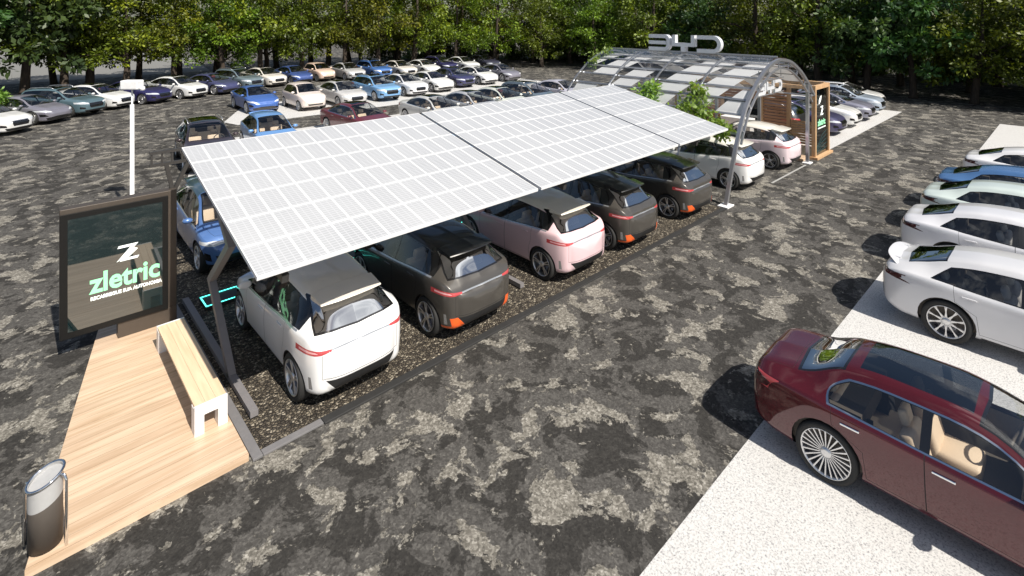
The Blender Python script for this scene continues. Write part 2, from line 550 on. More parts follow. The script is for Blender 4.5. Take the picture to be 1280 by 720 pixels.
    def sub(fs, dep, name):
        idx = {}; vs = []; ns = []; faces = []
        for f in fs:
            q = []
            for v in f.verts:
                if v.index not in idx:
                    idx[v.index] = len(vs); vs.append(tuple(v.co-vn[v.index]*dep)); ns.append(tuple(vn[v.index]))
                q.append(idx[v.index])
            faces.append(q)
        me = bpy.data.meshes.new(name); me.from_pydata(vs, [], faces)
        me.polygons.foreach_set('use_smooth', [True]*len(faces))
        me.normals_split_custom_set_from_vertices(ns)
        return me
    parts = []
    # merge regions that share key families: seams join the body
    body_fs = groups.get(None, []); seam_keys = [r[0] for r in regs if r[1] == 'seam']
    me = sub(body_fs+sum([groups.get(k, []) for k in seam_keys], []), 0., 'body')
    nb = len(body_fs)
    me.polygons.foreach_set('material_index', [0]*nb+[1]*(len(me.polygons)-nb))
    parts.append(('body', 'body', me, ('PAINT', 'seam'), None, (0, 0, 0), 0, 0))
    for (key, name, proj, poly, side, thr, xrng, slots, dep, parent, det) in regs:
        if key in seam_keys or key not in groups: continue
        parts.append((key, name, sub(groups[key], dep, name), slots, parent, (0, 0, 0), 0, 0))
    bm.free()
    # wheel wells and underbody
    for xa in (xr, xf):
        ra = R*1.135
        for s in (1, -1):
            b2 = bmesh.new()
            y0 = S.W*.45; prev = None
            for k in range(17):
                a = -.25+(PI+.5)*k/16
                px, pz = xa+ra*math.cos(a), max(R+ra*math.sin(a), S.zb(xa)-.02)
                yo = max(surf_y(S, px, max(pz, S.zb(px)+.05)), y0+.1)-.006
                pr = (b2.verts.new((px, s*yo, pz)), b2.verts.new((px, s*y0, pz)))
                if prev: b2.faces.new((prev[0], prev[1], pr[1], pr[0]))
                prev = pr
            bx(b2, xa-ra, xa+ra, s*y0-.01, s*y0+.01, S.zb(xa), R+ra-.01)
            bm2 = bpy.data.meshes.new('wheel_arch_liner'); b2.to_mesh(bm2); b2.free()
            parts.append(('well%.1f%d' % (xa, s), 'wheel_arch_liner', bm2, ('black_plastic',), None, (0, 0, 0), 0, 0))
    # arch lips and sill trim
    if S.cladding:
        b2 = bmesh.new()
        for xa in (xr, xf):
            for s in (1, -1):
                prev = None
                for k in range(23):
                    a = -.1+(PI+.2)*k/22
                    q = []
                    for rr, off in ((R*1.125, .012), (R*1.27, .010), (R*1.27, -.01)):
                        px, pz = xa+rr*math.cos(a), R+rr*math.sin(a)
                        yy = surf_y(S, px, max(pz, S.zb(px)+.06)) or S.W*.9
                        q.append(b2.verts.new((px, s*(yy+off), max(pz, S.zb(px)+.03))))
                    if prev:
                        for i in (0, 1):
                            f = b2.faces.new((prev[i], prev[i+1], q[i+1], q[i])); f.smooth = True
                    prev = q
        bmesh.ops.recalc_face_normals(b2, faces=b2.faces[:])
        m3 = bpy.data.meshes.new('arch_trim'); b2.to_mesh(m3); b2.free()
        parts.append(('archtrim', 'arch_trim', m3, ('black_plastic',), None, (0, 0, 0), 0, 1))
    # interior
    b2 = bmesh.new()
    x0, x1 = -h*.80, g1+.02
    n = 10; prev = None
    for i in range(n+1):
        x = x0+(x1-x0)*i/n
        yy = surf_y(S, x, S.belt(x)-.06)*.93; zz = S.belt(x)-.03
        q = [b2.verts.new(p) for p in ((x, yy, zz), (x, yy*.97, .28), (x, -yy*.97, .28), (x, -yy, zz))]
        if prev:
            for k in range(3): b2.faces.new((prev[k], prev[k+1], q[k+1], q[k]))
        else: b2.faces.new(q)
        prev = q
    bx(b2, g1-.42, g1+.03, -S.W*.78, S.W*.78, S.belt(g1)-.28, S.belt(g1)+.005, bev=.05)
    bx(b2, -h*.8, S.dlo[0]+.30, -S.W*.74, S.W*.74, S.belt(-h*.5)-.28, S.belt(-h*.5)-.06)
    sw = bmesh.new(); 
    tube(b2, [(g1-.50+.06*math.sin(t*2*PI/16), .36+.17*math.cos(t*2*PI/16), S.belt(g1)-.02+.16*math.sin(t*2*PI/16)) for t in range(17)], .016, 6, cap=False)
    sw.free()
    m3 = bpy.data.meshes.new('cabin'); b2.normal_update(); b2.to_mesh(m3); b2.free()
    parts.append(('cabin', 'cabin', m3, ('interior',), None, (0, 0, 0), 0, 0))
    zo = .0 if S.top(0) > 1.43 else -.07
    fs, rs = seat_mesh(.52, [0], 'seat'), seat_mesh(1.22, [-.36, .36], 'rear_seat')
    for s in (1, -1): parts.append(('seat%d' % s, 'seat', fs, ('SEAT',), None, (S.xB-.02, s*.37*S.seat_s[1], zo), 0, 1, S.seat_s))
    parts.append(('rseat', 'rear_seat', rs, ('SEAT',), None, (S.xB-.92*S.seat_s[0], 0, zo), 0, 1, S.seat_s))
    # mirrors
    b2 = bmesh.new()
    bmesh.ops.create_icosphere(b2, subdivisions=2, radius=1)
    for v in b2.verts:
        v.co = Vector((v.co.x*.075, v.co.y*.105, v.co.z*.062))
        if v.co.x < -.02: v.co.x = -.02
    tube(b2, [(.03, -.13, -.05), (.01, -.04, -.025)], .024, 6, 1)
    for f in b2.faces: f.smooth = True
    mm = bpy.data.meshes.new('mirror'); b2.to_mesh(mm); b2.free()
    xm = g1-.34; zm = S.belt(xm)+.09
    for s in (1, -1):
        parts.append(('mir%d' % s, 'mirror', mm, ('PAINT', 'black_plastic'), None, (xm, s*(surf_y(S, xm, zm-.06)+.105), zm), 0, 0, (1, s, 1)))
    # handles
    b2 = bmesh.new()
    bx(b2, -.095, .095, -.008, .012, -.011, .011, bev=.006)
    hm = bpy.data.meshes.new('handle'); b2.to_mesh(hm); b2.free()
    for s, sd in ((1, 'l'), (-1, 'r')):
        for key, hx in (('df', S.xB+.16), ('dr', S.door_r+.20)):
            if key == 'dr' and not S.rear_door: continue
            hz = S.belt(hx)-.10
            parts.append(('h'+key+sd, 'handle', hm, (S.handle,), key+sd, (hx, s*(surf_y(S, hx, hz)+.004), hz), 0, 1, (1, s, 1)))
    # wheels
    w = S.tyre_w; fr = .79 if S.rim == 'multi' else .74
    tm = tyre_mesh(R, w, fr); rm = rim_mesh(S.rim, R, w, 'rim')
    for xa in (xr, xf):
        for s in (1, -1):
            yy = S.ww(xa)-w/2-.012
            k = 'wh%.1f%d' % (xa, s)
            parts.append((k, 'wheel', tm, ('rubber',), None, (xa, s*yy, R), 0 if s > 0 else PI, 0))
            parts.append((k+'r', 'rim', rm, ('RIM0', 'RIM1'), k, (0, 0, 0), 0, 0))
    for extra in S.extras: parts.append(extra)
    for p in parts:
        me = p[2]
        if len(me.materials) == 0:
            for s in p[3]: me.materials.append(M.get(s))
    return parts

def place_car(kind, name, loc, heading, col, label, cat='car', group=None, roof=None, accent=None, seat='seat_beige', metal=0., rough=.3, rim=None, skip=(), only_far=False, scale=1.):
    root = empty(name, (loc[0], loc[1], loc[2] if len(loc) > 2 else .004), heading)
    root.scale = (scale, scale, scale)
    tag(root, label, cat, group)
    P = paint(col, metal, rough)
    over = {'PAINT': P, 'ROOF': paint(roof, metal, rough) if roof else P, 'ACCENT': M[accent] if accent else P, 'SEAT': M[seat], 'RIM0': M[rim[0]] if rim else M['alloy'], 'RIM1': M[rim[1]] if rim else M['alloy_dark']}
    made = {}
    for p in CARS[kind]:
        key, nm, me, slots, par, l, rz, det = p[:8]
        if det and only_far: continue
        if nm in skip or key in skip: continue
        o = bpy.data.objects.new(nm, me); C.objects.link(o)
        o.parent = made.get(par, root) if par else root
        o.location = l; o.rotation_euler = (0, 0, rz)
        if len(p) > 8: o.scale = p[8]
        for i, s in enumerate(slots):
            if s in over:
                o.material_slots[i].link = 'OBJECT'; o.material_slots[i].material = over[s]
        made[key] = o
    return root, made
def order(regs):
    p = [r for r in regs if r[0][0] == 'p' and r[0] != 'pn']
    return p+[r for r in regs if not (r[0][0] == 'p' and r[0] != 'pn')]

CARS = {}
def ell(cy, cz, ry, rz, n=12, a0=0.): return [(cy+ry*math.cos(2*PI*k/n+a0), cz+rz*math.sin(2*PI*k/n+a0)) for k in range(n)]
DEF = dict(tr_thr=.2, seat_s=(.85, .88, .92), sc=(1, 1, 1), belt_strip=False, order=order, bulge=1., sill=.30, door_r=-1.2, rear_door=True, rear_glass='glass', trim='gloss_black', pano=None, roofpart=None, hood_gap=.16, trunk=None, patches=[], cladding=False, tyre_w=.225, rim='seven', handle='PAINT', extras=[])

def spec(name, L, **k):
    d = dict(DEF); d.update(k)
    sx, sy, sz = d['sc']
    if d['sc'] != (1, 1, 1):
        for q in ('top', 'belt', 'zb'): d[q] = [(a*sx, b*sz) for a, b in d[q]]
        for q in ('ww', 'wt'): d[q] = [(a*sx, b*sy) for a, b in d[q]]
        for q in ('axles', 'dlo', 'gf', 'pano', 'roofpart', 'trunk', 'rq'):
            if d.get(q): d[q] = tuple(a*sx for a in d[q])
        g = d['gr']; d['gr'] = ('T', g[1]*sx, g[2]*sx) if g[0] == 'T' else ('R', g[1]*sy, g[2]*sz, g[3]*sy, g[4]*sz)
        for q in ('xB', 'door_r', 'hood_gap'): d[q] *= sx
        d['sill'] *= sz; L *= sx
        d['patches'] = [(p[0], p[1], [(a*(sx if p[1] == 'S' else sy), b*sz) for a, b in p[2]])+tuple(p[3:]) for p in d['patches']]
    return make_spec(name, L, d.pop('top'), d.pop('belt'), d.pop('zb'), d.pop('ww'), d.pop('wt'), d.pop('axles'), d.pop('r'), d.pop('xB'), d.pop('dlo'), d.pop('gf'), d.pop('gr'), **d)

def spoiler_part(x0, x1, y, z, dz, th, name, slots=('ROOF',)):
    b = bmesh.new()
    n = 12; prev = None
    for i in range(n+1):
        t = -1+2*i/n; yy = y*t; k = t*t
        q = [b.verts.new(p) for p in ((x1, yy*1.02, z-dz*0-.03*k), (x0+.10*k, yy, z-dz-.03*k), (x0+.10*k-.012, yy, z-dz-th*.5-.03*k), (x1, yy*1.02, z-th-.06-.03*k))]
        if prev:
            for j in range(4): b.faces.new((prev[j], prev[(j+1) % 4], q[(j+1) % 4], q[j]))
        else: b.faces.new(q)
        prev = q
    b.faces.new(prev[::-1])
    bmesh.ops.recalc_face_normals(b, faces=b.faces[:])
    for f in b.faces: f.smooth = True
    me = bpy.data.meshes.new(name); b.to_mesh(me); b.free(); me.set_sharp_from_angle(angle=math.radians(40))
    return (name, name, me, slots, None, (0, 0, 0), 0, 0)

def wing_part(xr, y, z):
    b = bmesh.new(); n = 20; prev = None
    for i in range(n+1):
        t = -1+2*i/n; k = t*t
        x = xr+.16*k*k+.05*k; zz = z-.035*k-.05*k**4
        q = [b.verts.new(p) for p in ((x, y*t, zz+.012), (x+.05, y*t, zz+.004), (x+.2, y*t, zz-.03), (x+.2, y*t, zz-.045), (x+.04, y*t, zz-.022))]
        if prev:
            for j in range(5): b.faces.new((prev[j], prev[(j+1) % 5], q[(j+1) % 5], q[j]))
        else: b.faces.new(q)
        prev = q
    b.faces.new(prev[::-1])
    bmesh.ops.recalc_face_normals(b, faces=b.faces[:])
    for f in b.faces: f.smooth = True
    for s in (1, -1): bx(b, xr+.10, xr+.22, s*y*.6-.02, s*y*.6+.02, z-.13, z-.02)
    me = bpy.data.meshes.new('spoiler'); b.to_mesh(me); b.free(); me.set_sharp_from_angle(angle=math.radians(40))
    return ('spoiler', 'spoiler', me, ('PAINT',), None, (0, 0, 0), 0, 0)

def rails_part(S):
    b = bmesh.new()
    for s in (1, -1):
        tube(b, [(x, s*S.wt(x)*.93, S.top(x)-.02+(.0 if i in (0, 8) else .045)) for i, x in enumerate([S.dlo[1]+.1+(S.gf[0]-.1-S.dlo[1]-.1)*k/8 for k in range(9)])], .016, 6)
    me = bpy.data.meshes.new('roof_rail'); b.to_mesh(me); b.free()
    return ('rails', 'roof_rail', me, ('silver_trim',), None, (0, 0, 0), 0, 1)

# --- compact electric hatchback (two-tone, roof spoiler, full-width tail lamp)
def hatch(accent):
    h = 1.98
    lamp = [(.50, .868), (.66, .852), (.90, .862), (.90, .945), (.74, .925), (.60, .902), (.50, .894)]
    pt = [('lamp_lens', 'R', [(.70, .878), (.86, .888), (.86, .918), (.74, .904)], ('lens',), True, .05),
          ('tail_lamp', 'R', lamp, ('taillight',), True),
          ('light_bar', 'R', [(-.498, .87), (.498, .87), (.498, .893), (-.498, .893)], ('silver_trim',), False),
          ('bumper_insert', 'R', [(-.435, .30), (.435, .30), (.595, .475), (-.595, .475)], ('black_plastic',), False),
          ('diffuser', 'R', [(-.455, .255), (.455, .255), (.432, .296), (-.432, .296)], ('silver_trim',), False),
          ('bumper_corner', 'R', [(.44, .30), (.46, .262), (.86, .285), (.86, .325), (.70, .33), (.735, .475), (.60, .475)], ('ACCENT',), True, .05),
          ('panel_gap', 'R', [(.640, .50), (.646, .50), (.646, .846), (.640, .846)], ('seam',), True, .05),
          ('panel_gap', 'R', [(-.639, .50), (.639, .50), (.639, .507), (-.639, .507)], ('seam',), False, .05),
          ('reflector', 'R', [(.755, .36), (.785, .36), (.80, .54), (.78, .54)], ('silver_trim',), True, .05),
          ('headlight', 'F', [(.36, .70), (.62, .665), (.86, .69), (.86, .755), (.62, .765), (.42, .745)], ('headlight',), True),
          ('nose_strip', 'F', [(-.36, .705), (.36, .705), (.36, .735), (-.36, .735)], ('silver_trim',), False),
          ('air_intake', 'F', [(-.52, .30), (.52, .30), (.60, .46), (-.60, .46)], ('black_plastic',), False),
          ('bumper_corner', 'F', [(.66, .34), (.80, .38), (.80, .54), (.70, .50)], ('gloss_black',), True)]
    S = spec('hatch', 2*h, top=[(-1.98, .88), (-1.945, .955), (-1.87, 1.035), (-1.52, 1.395), (-1.34, 1.46), (-.88, 1.53), (-.25, 1.56), (.3, 1.515), (.62, 1.395), (1.2, 1.03), (1.34, .985), (1.72, .88), (1.93, .74), (1.98, .64)],
        belt=[(-1.98, .86), (-1.9, .97), (-1.72, 1.07), (-1.4, 1.08), (-1.0, 1.05), (0, .965), (1.1, .915), (1.34, .905), (1.7, .82), (1.93, .68), (1.98, .6)],
        zb=[(-1.98, .30), (-1.9, .25), (-1.6, .22), (1.6, .2), (1.9, .24), (1.98, .28)],
        ww=[(-1.98, .60), (-1.955, .69), (-1.87, .775), (-1.70, .84), (-1.3, .892), (-.7, .872), (0, .875), (1.3, .885), (1.65, .855), (1.88, .74), (1.98, .58)],
        wt=[(-1.98, .54), (-1.7, .52), (-1.4, .545), (-1.0, .58), (0, .605), (.35, .60), (1.2, .74), (1.6, .70), (1.98, .48)],
        axles=(-1.30, 1.40), r=.312, sc=(.85, .865, .925), xB=-.02, dlo=(-1.80, -1.55, 1.12), rq=(-1.12, -1.02), belt_strip=True, tr_thr=.62, gf=(.34, 1.22), gr=('R', .70, 1.05, .56, 1.42), rear_glass='sky_glass', roofpart=(-1.40, .33),
        door_r=-.98, patches=pt, cladding=False, rim='five', tyre_w=.2, hood_gap=.2, bulge=1.5)
    S.extras = [spoiler_part(-1.73, -1.26, .53, 1.490, .05, .03, 'spoiler')]
    for v in S.extras[0][2].vertices: v.co = (v.co.x*.85, v.co.y*.865, v.co.z*.925)
    return S
CARS['hatch'] = build_car(hatch(None))

def sedan():
    h = 2.475
    pt = [('tail_lamp', 'S', [(-2.5, .80), (-2.16, .84), (-2.2, .90), (-2.5, .935)], ('taillight_dark',), False, .1),
          ('tail_lamp', 'R', [(.42, .84), (.95, .80), (.95, .93), (.44, .90)], ('taillight',), True),
          ('light_bar', 'R', [(-.42, .86), (.42, .86), (.42, .885), (-.42, .885)], ('taillight_dark',), False),
          ('bumper_insert', 'R', [(-.70, .24), (.70, .24), (.66, .36), (-.66, .36)], ('black_plastic',), False),
          ('bumper_strip', 'R', [(-.80, .40), (.80, .40), (.80, .425), (-.80, .425)], ('chrome',), False, .05),
          ('headlight', 'F', [(.44, .62), (.92, .66), (.92, .735), (.70, .735), (.46, .69)], ('headlight',), True, .05),
          ('grille', 'F', [(-.36, .44), (.36, .44), (.43, .56), (.38, .665), (-.38, .665), (-.43, .56)], ('gloss_black',), False),
          ('grille_bar', 'F', [(-.44, .668), (.44, .668), (.44, .69), (-.44, .69)], ('chrome',), False),
          ('air_intake', 'F', [(-.62, .25), (.62, .25), (.70, .37), (-.70, .37)], ('black_plastic',), False),
          ('fog_vent', 'F', [(.62, .40), (.82, .42), (.82, .54), (.66, .50)], ('gloss_black',), True, .05)]
    S = spec('sedan', 2*h, top=[(-2.475, .86), (-2.44, .96), (-2.36, 1.03), (-2.1, 1.065), (-1.82, 1.10), (-1.05, 1.375), (-.5, 1.455), (0, 1.465), (.4, 1.42), (.7, 1.33), (1.36, 1.02), (1.52, .985), (2.1, .885), (2.38, .77), (2.475, .66)],
        belt=[(-2.475, .80), (-2.36, .93), (-1.9, .985), (-1, .965), (0, .93), (1.3, .90), (2.1, .80), (2.38, .70), (2.475, .6)],
        zb=[(-2.475, .30), (-2.35, .25), (-2.0, .2), (2.0, .18), (2.35, .2), (2.475, .25)],
        ww=[(-2.475, .68), (-2.45, .77), (-2.35, .85), (-2.1, .91), (-1.4, .95), (0, .945), (1.5, .95), (1.95, .915), (2.3, .80), (2.475, .6)],
        wt=[(-2.475, .62), (-2.2, .70), (-1.8, .70), (-1.0, .60), (0, .625), (.45, .62), (1.36, .78), (1.8, .76), (2.3, .64), (2.475, .5)],
        axles=(-1.48, 1.52), r=.32, sc=(.86, .89, .95), xB=.02, dlo=(-1.40, -1.22, 1.26), dbulge=.12, gf=(.36, 1.40), gr=('T', -1.80, -1.04), rear_glass='sky_glass', trim='chrome', pano=(-.95, .30),
        trunk=(-2.40, -1.86), door_r=-1.08, patches=pt, rim='multi', tyre_w=.25, handle='chrome', hood_gap=.12)
    return S
CARS['sedan'] = build_car(sedan())

def limo():
    pt = [('tail_lamp', 'S', [(-2.0, .74), (-1.70, .80), (-1.66, .86), (-1.80, .90), (-2.0, .93)], ('taillight_dark',), False, .1),
          ('tail_lamp', 'R', [(.42, .82), (.80, .78), (.80, .93), (.44, .89)], ('taillight',), True),
          ('light_bar', 'R', [(-.42, .85), (.42, .85), (.42, .875), (-.42, .875)], ('taillight_dark',), False),
          ('bumper_insert', 'R', [(-.60, .24), (.60, .24), (.56, .36), (-.56, .36)], ('black_plastic',), False),
          ('bumper_strip', 'R', [(-.70, .40), (.70, .40), (.70, .425), (-.70, .425)], ('chrome',), False, .05),
          ('sill_strip', 'S', [(-.62, .235), (.80, .225), (.80, .240), (-.62, .250)], ('chrome',), False, .05),
          ('headlight', 'F', [(.40, .62), (.84, .66), (.84, .735), (.62, .735), (.42, .69)], ('headlight',), True, .05),
          ('grille', 'F', [(-.34, .42), (.34, .42), (.40, .55), (.35, .655), (-.35, .655), (-.40, .55)], ('gloss_black',), False)]
    S = spec('limo', 3.85, top=[(-1.925, .86), (-1.905, .95), (-1.84, 1.01), (-1.62, 1.055), (-1.42, 1.09), (-.93, 1.325), (-.5, 1.385), (0, 1.395), (.27, 1.36), (.48, 1.29), (.95, 1.02), (1.08, .98), (1.55, .88), (1.85, .75), (1.925, .65)],
        belt=[(-1.925, .80), (-1.84, .90), (-1.45, .95), (-.9, .93), (0, .885), (.95, .865), (1.55, .79), (1.85, .68), (1.925, .6)],
        zb=[(-1.925, .30), (-1.83, .25), (-1.6, .2), (1.6, .18), (1.84, .2), (1.925, .25)],
        ww=[(-1.925, .60), (-1.905, .68), (-1.83, .755), (-1.65, .81), (-1.05, .86), (0, .85), (1.1, .86), (1.55, .82), (1.82, .70), (1.925, .55)],
        wt=[(-1.925, .55), (-1.7, .62), (-1.4, .62), (-.9, .53), (0, .55), (.3, .545), (.95, .69), (1.35, .67), (1.8, .56), (1.925, .45)],
        axles=(-1.045, 1.2), r=.325, sc=(1, .91, .935), xB=-.145, dlo=(-1.04, -.88, .88), dbulge=.09, gf=(.25, .98), gr=('T', -1.42, -.93), rear_glass='sky_glass', trim='chrome', pano=(-.80, .20),
        trunk=(-1.88, -1.47), door_r=-1.0, patches=pt, rim='multi', tyre_w=.225, handle='chrome', hood_gap=.1, seat_s=(.8, .86, .93))
    return S
CARS['limo'] = build_car(limo())

def coupe(wing):
    h = 1.95
    pt = [('tail_lamp', 'S', [(-2.0, .86), (-1.82, .84), (-1.52, .80), (-1.56, .822), (-1.80, .895), (-2.0, .93)], ('taillight_dark',), False, .1),
          ('tail_lamp', 'R', [(-.95, .86), (.95, .86), (.95, .925), (-.95, .925)], ('taillight_dark',), False),
          ('bumper_insert', 'R', [(-.72, .24), (.72, .24), (.62, .42), (-.62, .42)], ('black_plastic',), False),
          ('sill_trim', 'S', [(-.62, .215), (.74, .205), (.74, .245), (-.62, .255)], ('black_plastic',), False, .05),
          ('headlight', 'F', [(.46, .62), (.92, .67), (.92, .73), (.66, .73), (.48, .66)], ('headlight',), True, .05),
          ('air_intake', 'F', [(-.66, .24), (.66, .24), (.72, .36), (.30, .42), (-.30, .42), (-.72, .36)], ('gloss_black',), False),
          ('fog_vent', 'F', [(.62, .42), (.82, .42), (.84, .56), (.74, .54)], ('gloss_black',), True, .05)]
    S = spec('coupe', 3.9, top=[(-1.95, .88), (-1.925, .97), (-1.87, 1.02), (-1.66, 1.065), (-1.45, 1.15), (-1.05, 1.30), (-.6, 1.385), (-.15, 1.41), (.2, 1.38), (.45, 1.30), (1.0, 1.0), (1.13, .96), (1.6, .85), (1.87, .72), (1.95, .62)],
        belt=[(-1.95, .80), (-1.86, .92), (-1.55, .985), (-1.15, .975), (-.4, .92), (.4, .89), (1.0, .87), (1.6, .77), (1.87, .65), (1.95, .56)],
        zb=[(-1.95, .34), (-1.84, .26), (-1.6, .2), (1.6, .17), (1.85, .19), (1.95, .23)],
        ww=[(-1.95, .60), (-1.93, .69), (-1.85, .78), (-1.65, .85), (-1.05, .89), (-.3, .865), (.3, .865), (1.15, .885), (1.55, .845), (1.84, .73), (1.95, .56)],
        wt=[(-1.95, .56), (-1.75, .58), (-1.5, .555), (-1.0, .53), (0, .555), (.3, .555), (1.0, .70), (1.4, .68), (1.8, .57), (1.95, .46)],
        axles=(-1.05, 1.18), r=.335, sc=(1, .94, .965), xB=-.12, dlo=(-1.26, -1.02, .93), gf=(.22, 1.03), gr=('T', -1.60, -1.08), rear_glass='sky_glass', trim='gloss_black',
        door_r=-.96, patches=pt, rim='mesh', tyre_w=.235, hood_gap=.1)
    if wing: S.extras = [wing_part(-1.96, .58, 1.035)]
    return S
CARS['coupe'] = build_car(coupe(False))
CARS['coupe_wing'] = [p for p in CARS['coupe']]+[wing_part(-1.96, .58, 1.035)]
for p in CARS['coupe_wing'][-1:]: p[2].materials.append(None)

def small():
    h = 1.8
    pt = [('headlight', 'F', ell(.52, .70, .10, .095), ('headlight',), True, .05),
          ('running_light', 'F', ell(.50, .52, .07, .035), ('headlight',), True, .05),
          ('air_intake', 'F', [(-.42, .34), (.42, .34), (.46, .43), (-.46, .43)], ('gloss_black',), False),
          ('badge_strip', 'F', [(-.20, .60), (.20, .60), (.20, .615), (-.20, .615)], ('chrome',), False),
          ('tail_lamp', 'R', [(.55, .74), (.70, .74), (.70, .90), (.55, .90)], ('taillight',), True, .05)]
    S = spec('small', 2*h, top=[(-1.8, .80), (-1.76, .95), (-1.68, 1.05), (-1.38, 1.38), (-1.15, 1.45), (-.5, 1.50), (0, 1.48), (.25, 1.42), (.85, 1.06), (1.0, 1.02), (1.45, .93), (1.7, .78), (1.8, .62)],
        belt=[(-1.8, .75), (-1.7, .92), (-1, .96), (0, .94), (.8, .92), (1.4, .84), (1.7, .70), (1.8, .56)],
        zb=[(-1.8, .34), (-1.7, .26), (-1.4, .22), (1.4, .2), (1.7, .25), (1.8, .32)],
        ww=[(-1.8, .56), (-1.76, .66), (-1.6, .75), (-1.2, .81), (0, .815), (1.1, .81), (1.5, .75), (1.7, .64), (1.8, .48)],
        wt=[(-1.8, .5), (-1.4, .56), (-1, .58), (0, .58), (.25, .57), (.85, .66), (1.3, .60), (1.7, .46), (1.8, .36)],
        axles=(-1.15, 1.15), r=.29, sc=(.93, .94, .96), xB=-.30, dlo=(-1.30, -1.12, .76), gf=(.14, .88), gr=('R', .52, 1.06, .46, 1.36), rear_door=False, door_r=-.5,
        patches=pt, rim='multi', tyre_w=.19, hood_gap=.2, handle='chrome')
    return S
CARS['small'] = build_car(small())

def wagon():
    h = 2.35
    pt = [('headlight', 'F', [(.44, .70), (.90, .74), (.90, .83), (.70, .83), (.46, .78)], ('headlight',), True, .05),
          ('grille', 'F', [(-.40, .50), (.40, .50), (.46, .62), (.42, .755), (-.42, .755), (-.46, .62)], ('gloss_black',), False),
          ('grille_bar', 'F', [(-.30, .615), (.30, .615), (.30, .64), (-.30, .64)], ('chrome',), False),
          ('air_intake', 'F', [(-.60, .28), (.60, .28), (.68, .40), (-.68, .40)], ('black_plastic',), False),
          ('fog_vent', 'F', [(.62, .44), (.82, .46), (.82, .58), (.66, .54)], ('gloss_black',), True, .05),
          ('tail_lamp', 'R', [(.48, .86), (.92, .84), (.92, 1.0), (.52, .96)], ('taillight',), True, .05),
          ('bumper_insert', 'R', [(-.6, .28), (.6, .28), (.6, .44), (-.6, .44)], ('black_plastic',), False)]
    S = spec('wagon', 2*h, top=[(-2.35, .88), (-2.31, 1.0), (-2.22, 1.12), (-1.98, 1.40), (-1.75, 1.475), (-1.0, 1.545), (-.2, 1.56), (.25, 1.52), (.55, 1.43), (1.22, 1.08), (1.38, 1.04), (2.0, .96), (2.26, .86), (2.35, .72)],
        belt=[(-2.35, .84), (-2.2, .99), (-1.6, 1.04), (0, .99), (1.2, .96), (2.0, .88), (2.26, .78), (2.35, .66)],
        zb=[(-2.35, .34), (-2.2, .28), (-1.9, .24), (1.9, .22), (2.2, .26), (2.35, .3)],
        ww=[(-2.35, .66), (-2.32, .76), (-2.2, .85), (-1.9, .90), (-1.4, .925), (0, .92), (1.4, .925), (1.9, .89), (2.2, .78), (2.35, .6)],
        wt=[(-2.35, .62), (-1.9, .63), (-1.4, .64), (0, .66), (.3, .65), (1.22, .78), (1.8, .76), (2.2, .66), (2.35, .5)],
        axles=(-1.40, 1.42), r=.325, sc=(.88, .90, .95), xB=-.05, dlo=(-1.98, -1.78, 1.12), gf=(.26, 1.26), gr=('R', .62, 1.10, .52, 1.42), rear_glass='sky_glass',
        pano=(-1.2, .15), door_r=-1.08, patches=pt, cladding=False, rim='seven', tyre_w=.235, hood_gap=.12, handle='PAINT')
    S.extras = [rails_part(S)]
    return S
CARS['wagon'] = build_car(wagon())
# ------------------------------------------------------------------ ground materials
def asphalt_mat():
    m, nt, b, o = new_mat('weathered_asphalt')
    co = objco(nt)
    big = noise(nt, co, .42, 4, .55)
    n1 = noise(nt, co, 1.6, 12, .66, .4)
    n2 = noise(nt, co, 1.65, 12, .665, .35)
    n3 = noise(nt, objco(nt, (1, 1, 1), .8), 4.6, 10, .64, .4)
    fine = noise(nt, co, 95., 4, .8)
    grit = noise(nt, co, 30., 7, .85)
    vo = N(nt, 'ShaderNodeTexVoronoi'); vo.inputs['Scale'].default_value = 46.; nt.links.new(co, vo.inputs['Vector'])
    sc_ = N(nt, 'ShaderNodeSeparateColor'); nt.links.new(vo.outputs['Color'], sc_.inputs['Color'])
    v2 = N(nt, 'ShaderNodeTexVoronoi'); v2.inputs['Scale'].default_value = 21.; nt.links.new(co, v2.inputs['Vector'])
    s2_ = N(nt, 'ShaderNodeSeparateColor'); nt.links.new(v2.outputs['Color'], s2_.inputs['Color'])
    ag = mixc(nt, .4, sc_.outputs[0], s2_.outputs[0])
    agg = mixc(nt, .45, ag, grit)
    dark = ramp(nt, [(.2, (.0175, .0163, .0152)), (.6, (.037, .0348, .032)), (.85, (.061, .0575, .053))], agg)
    mid = ramp(nt, [(.2, (.037, .0345, .032)), (.5, (.070, .0665, .062)), (.8, (.13, .124, .115))], agg)
    light = ramp(nt, [(.2, (.075, .070, .060)), (.42, (.14, .13, .112)), (.62, (.25, .235, .205)), (.82, (.44, .42, .38))], agg)
    f1 = ramp(nt, [(.474, (0, 0, 0)), (.492, (1, 1, 1))], n1)
    s2 = N(nt, 'ShaderNodeMath', operation='MULTIPLY_ADD'); s2.inputs[1].default_value = .18; nt.links.new(big, s2.inputs[0]); nt.links.new(n2, s2.inputs[2])
    f2 = ramp(nt, [(.632, (0, 0, 0)), (.642, (1, 1, 1))], s2.outputs[0])
    f3 = ramp(nt, [(.625, (0, 0, 0)), (.635, (.85, .85, .85))], n3)
    c = mixc(nt, f1, dark, mid)
    c = mixc(nt, f3, c, light)
    c = mixc(nt, f2, c, light)
    nt.links.new(c, b.inputs["Base Color"])
    b.inputs['Roughness'].default_value = .85; b.inputs['Specular IOR Level'].default_value = .3
    h = mixc(nt, .5, agg, mixc(nt, .5, f2, n1))
    bump(nt, b, h, .7, .03)
    return m

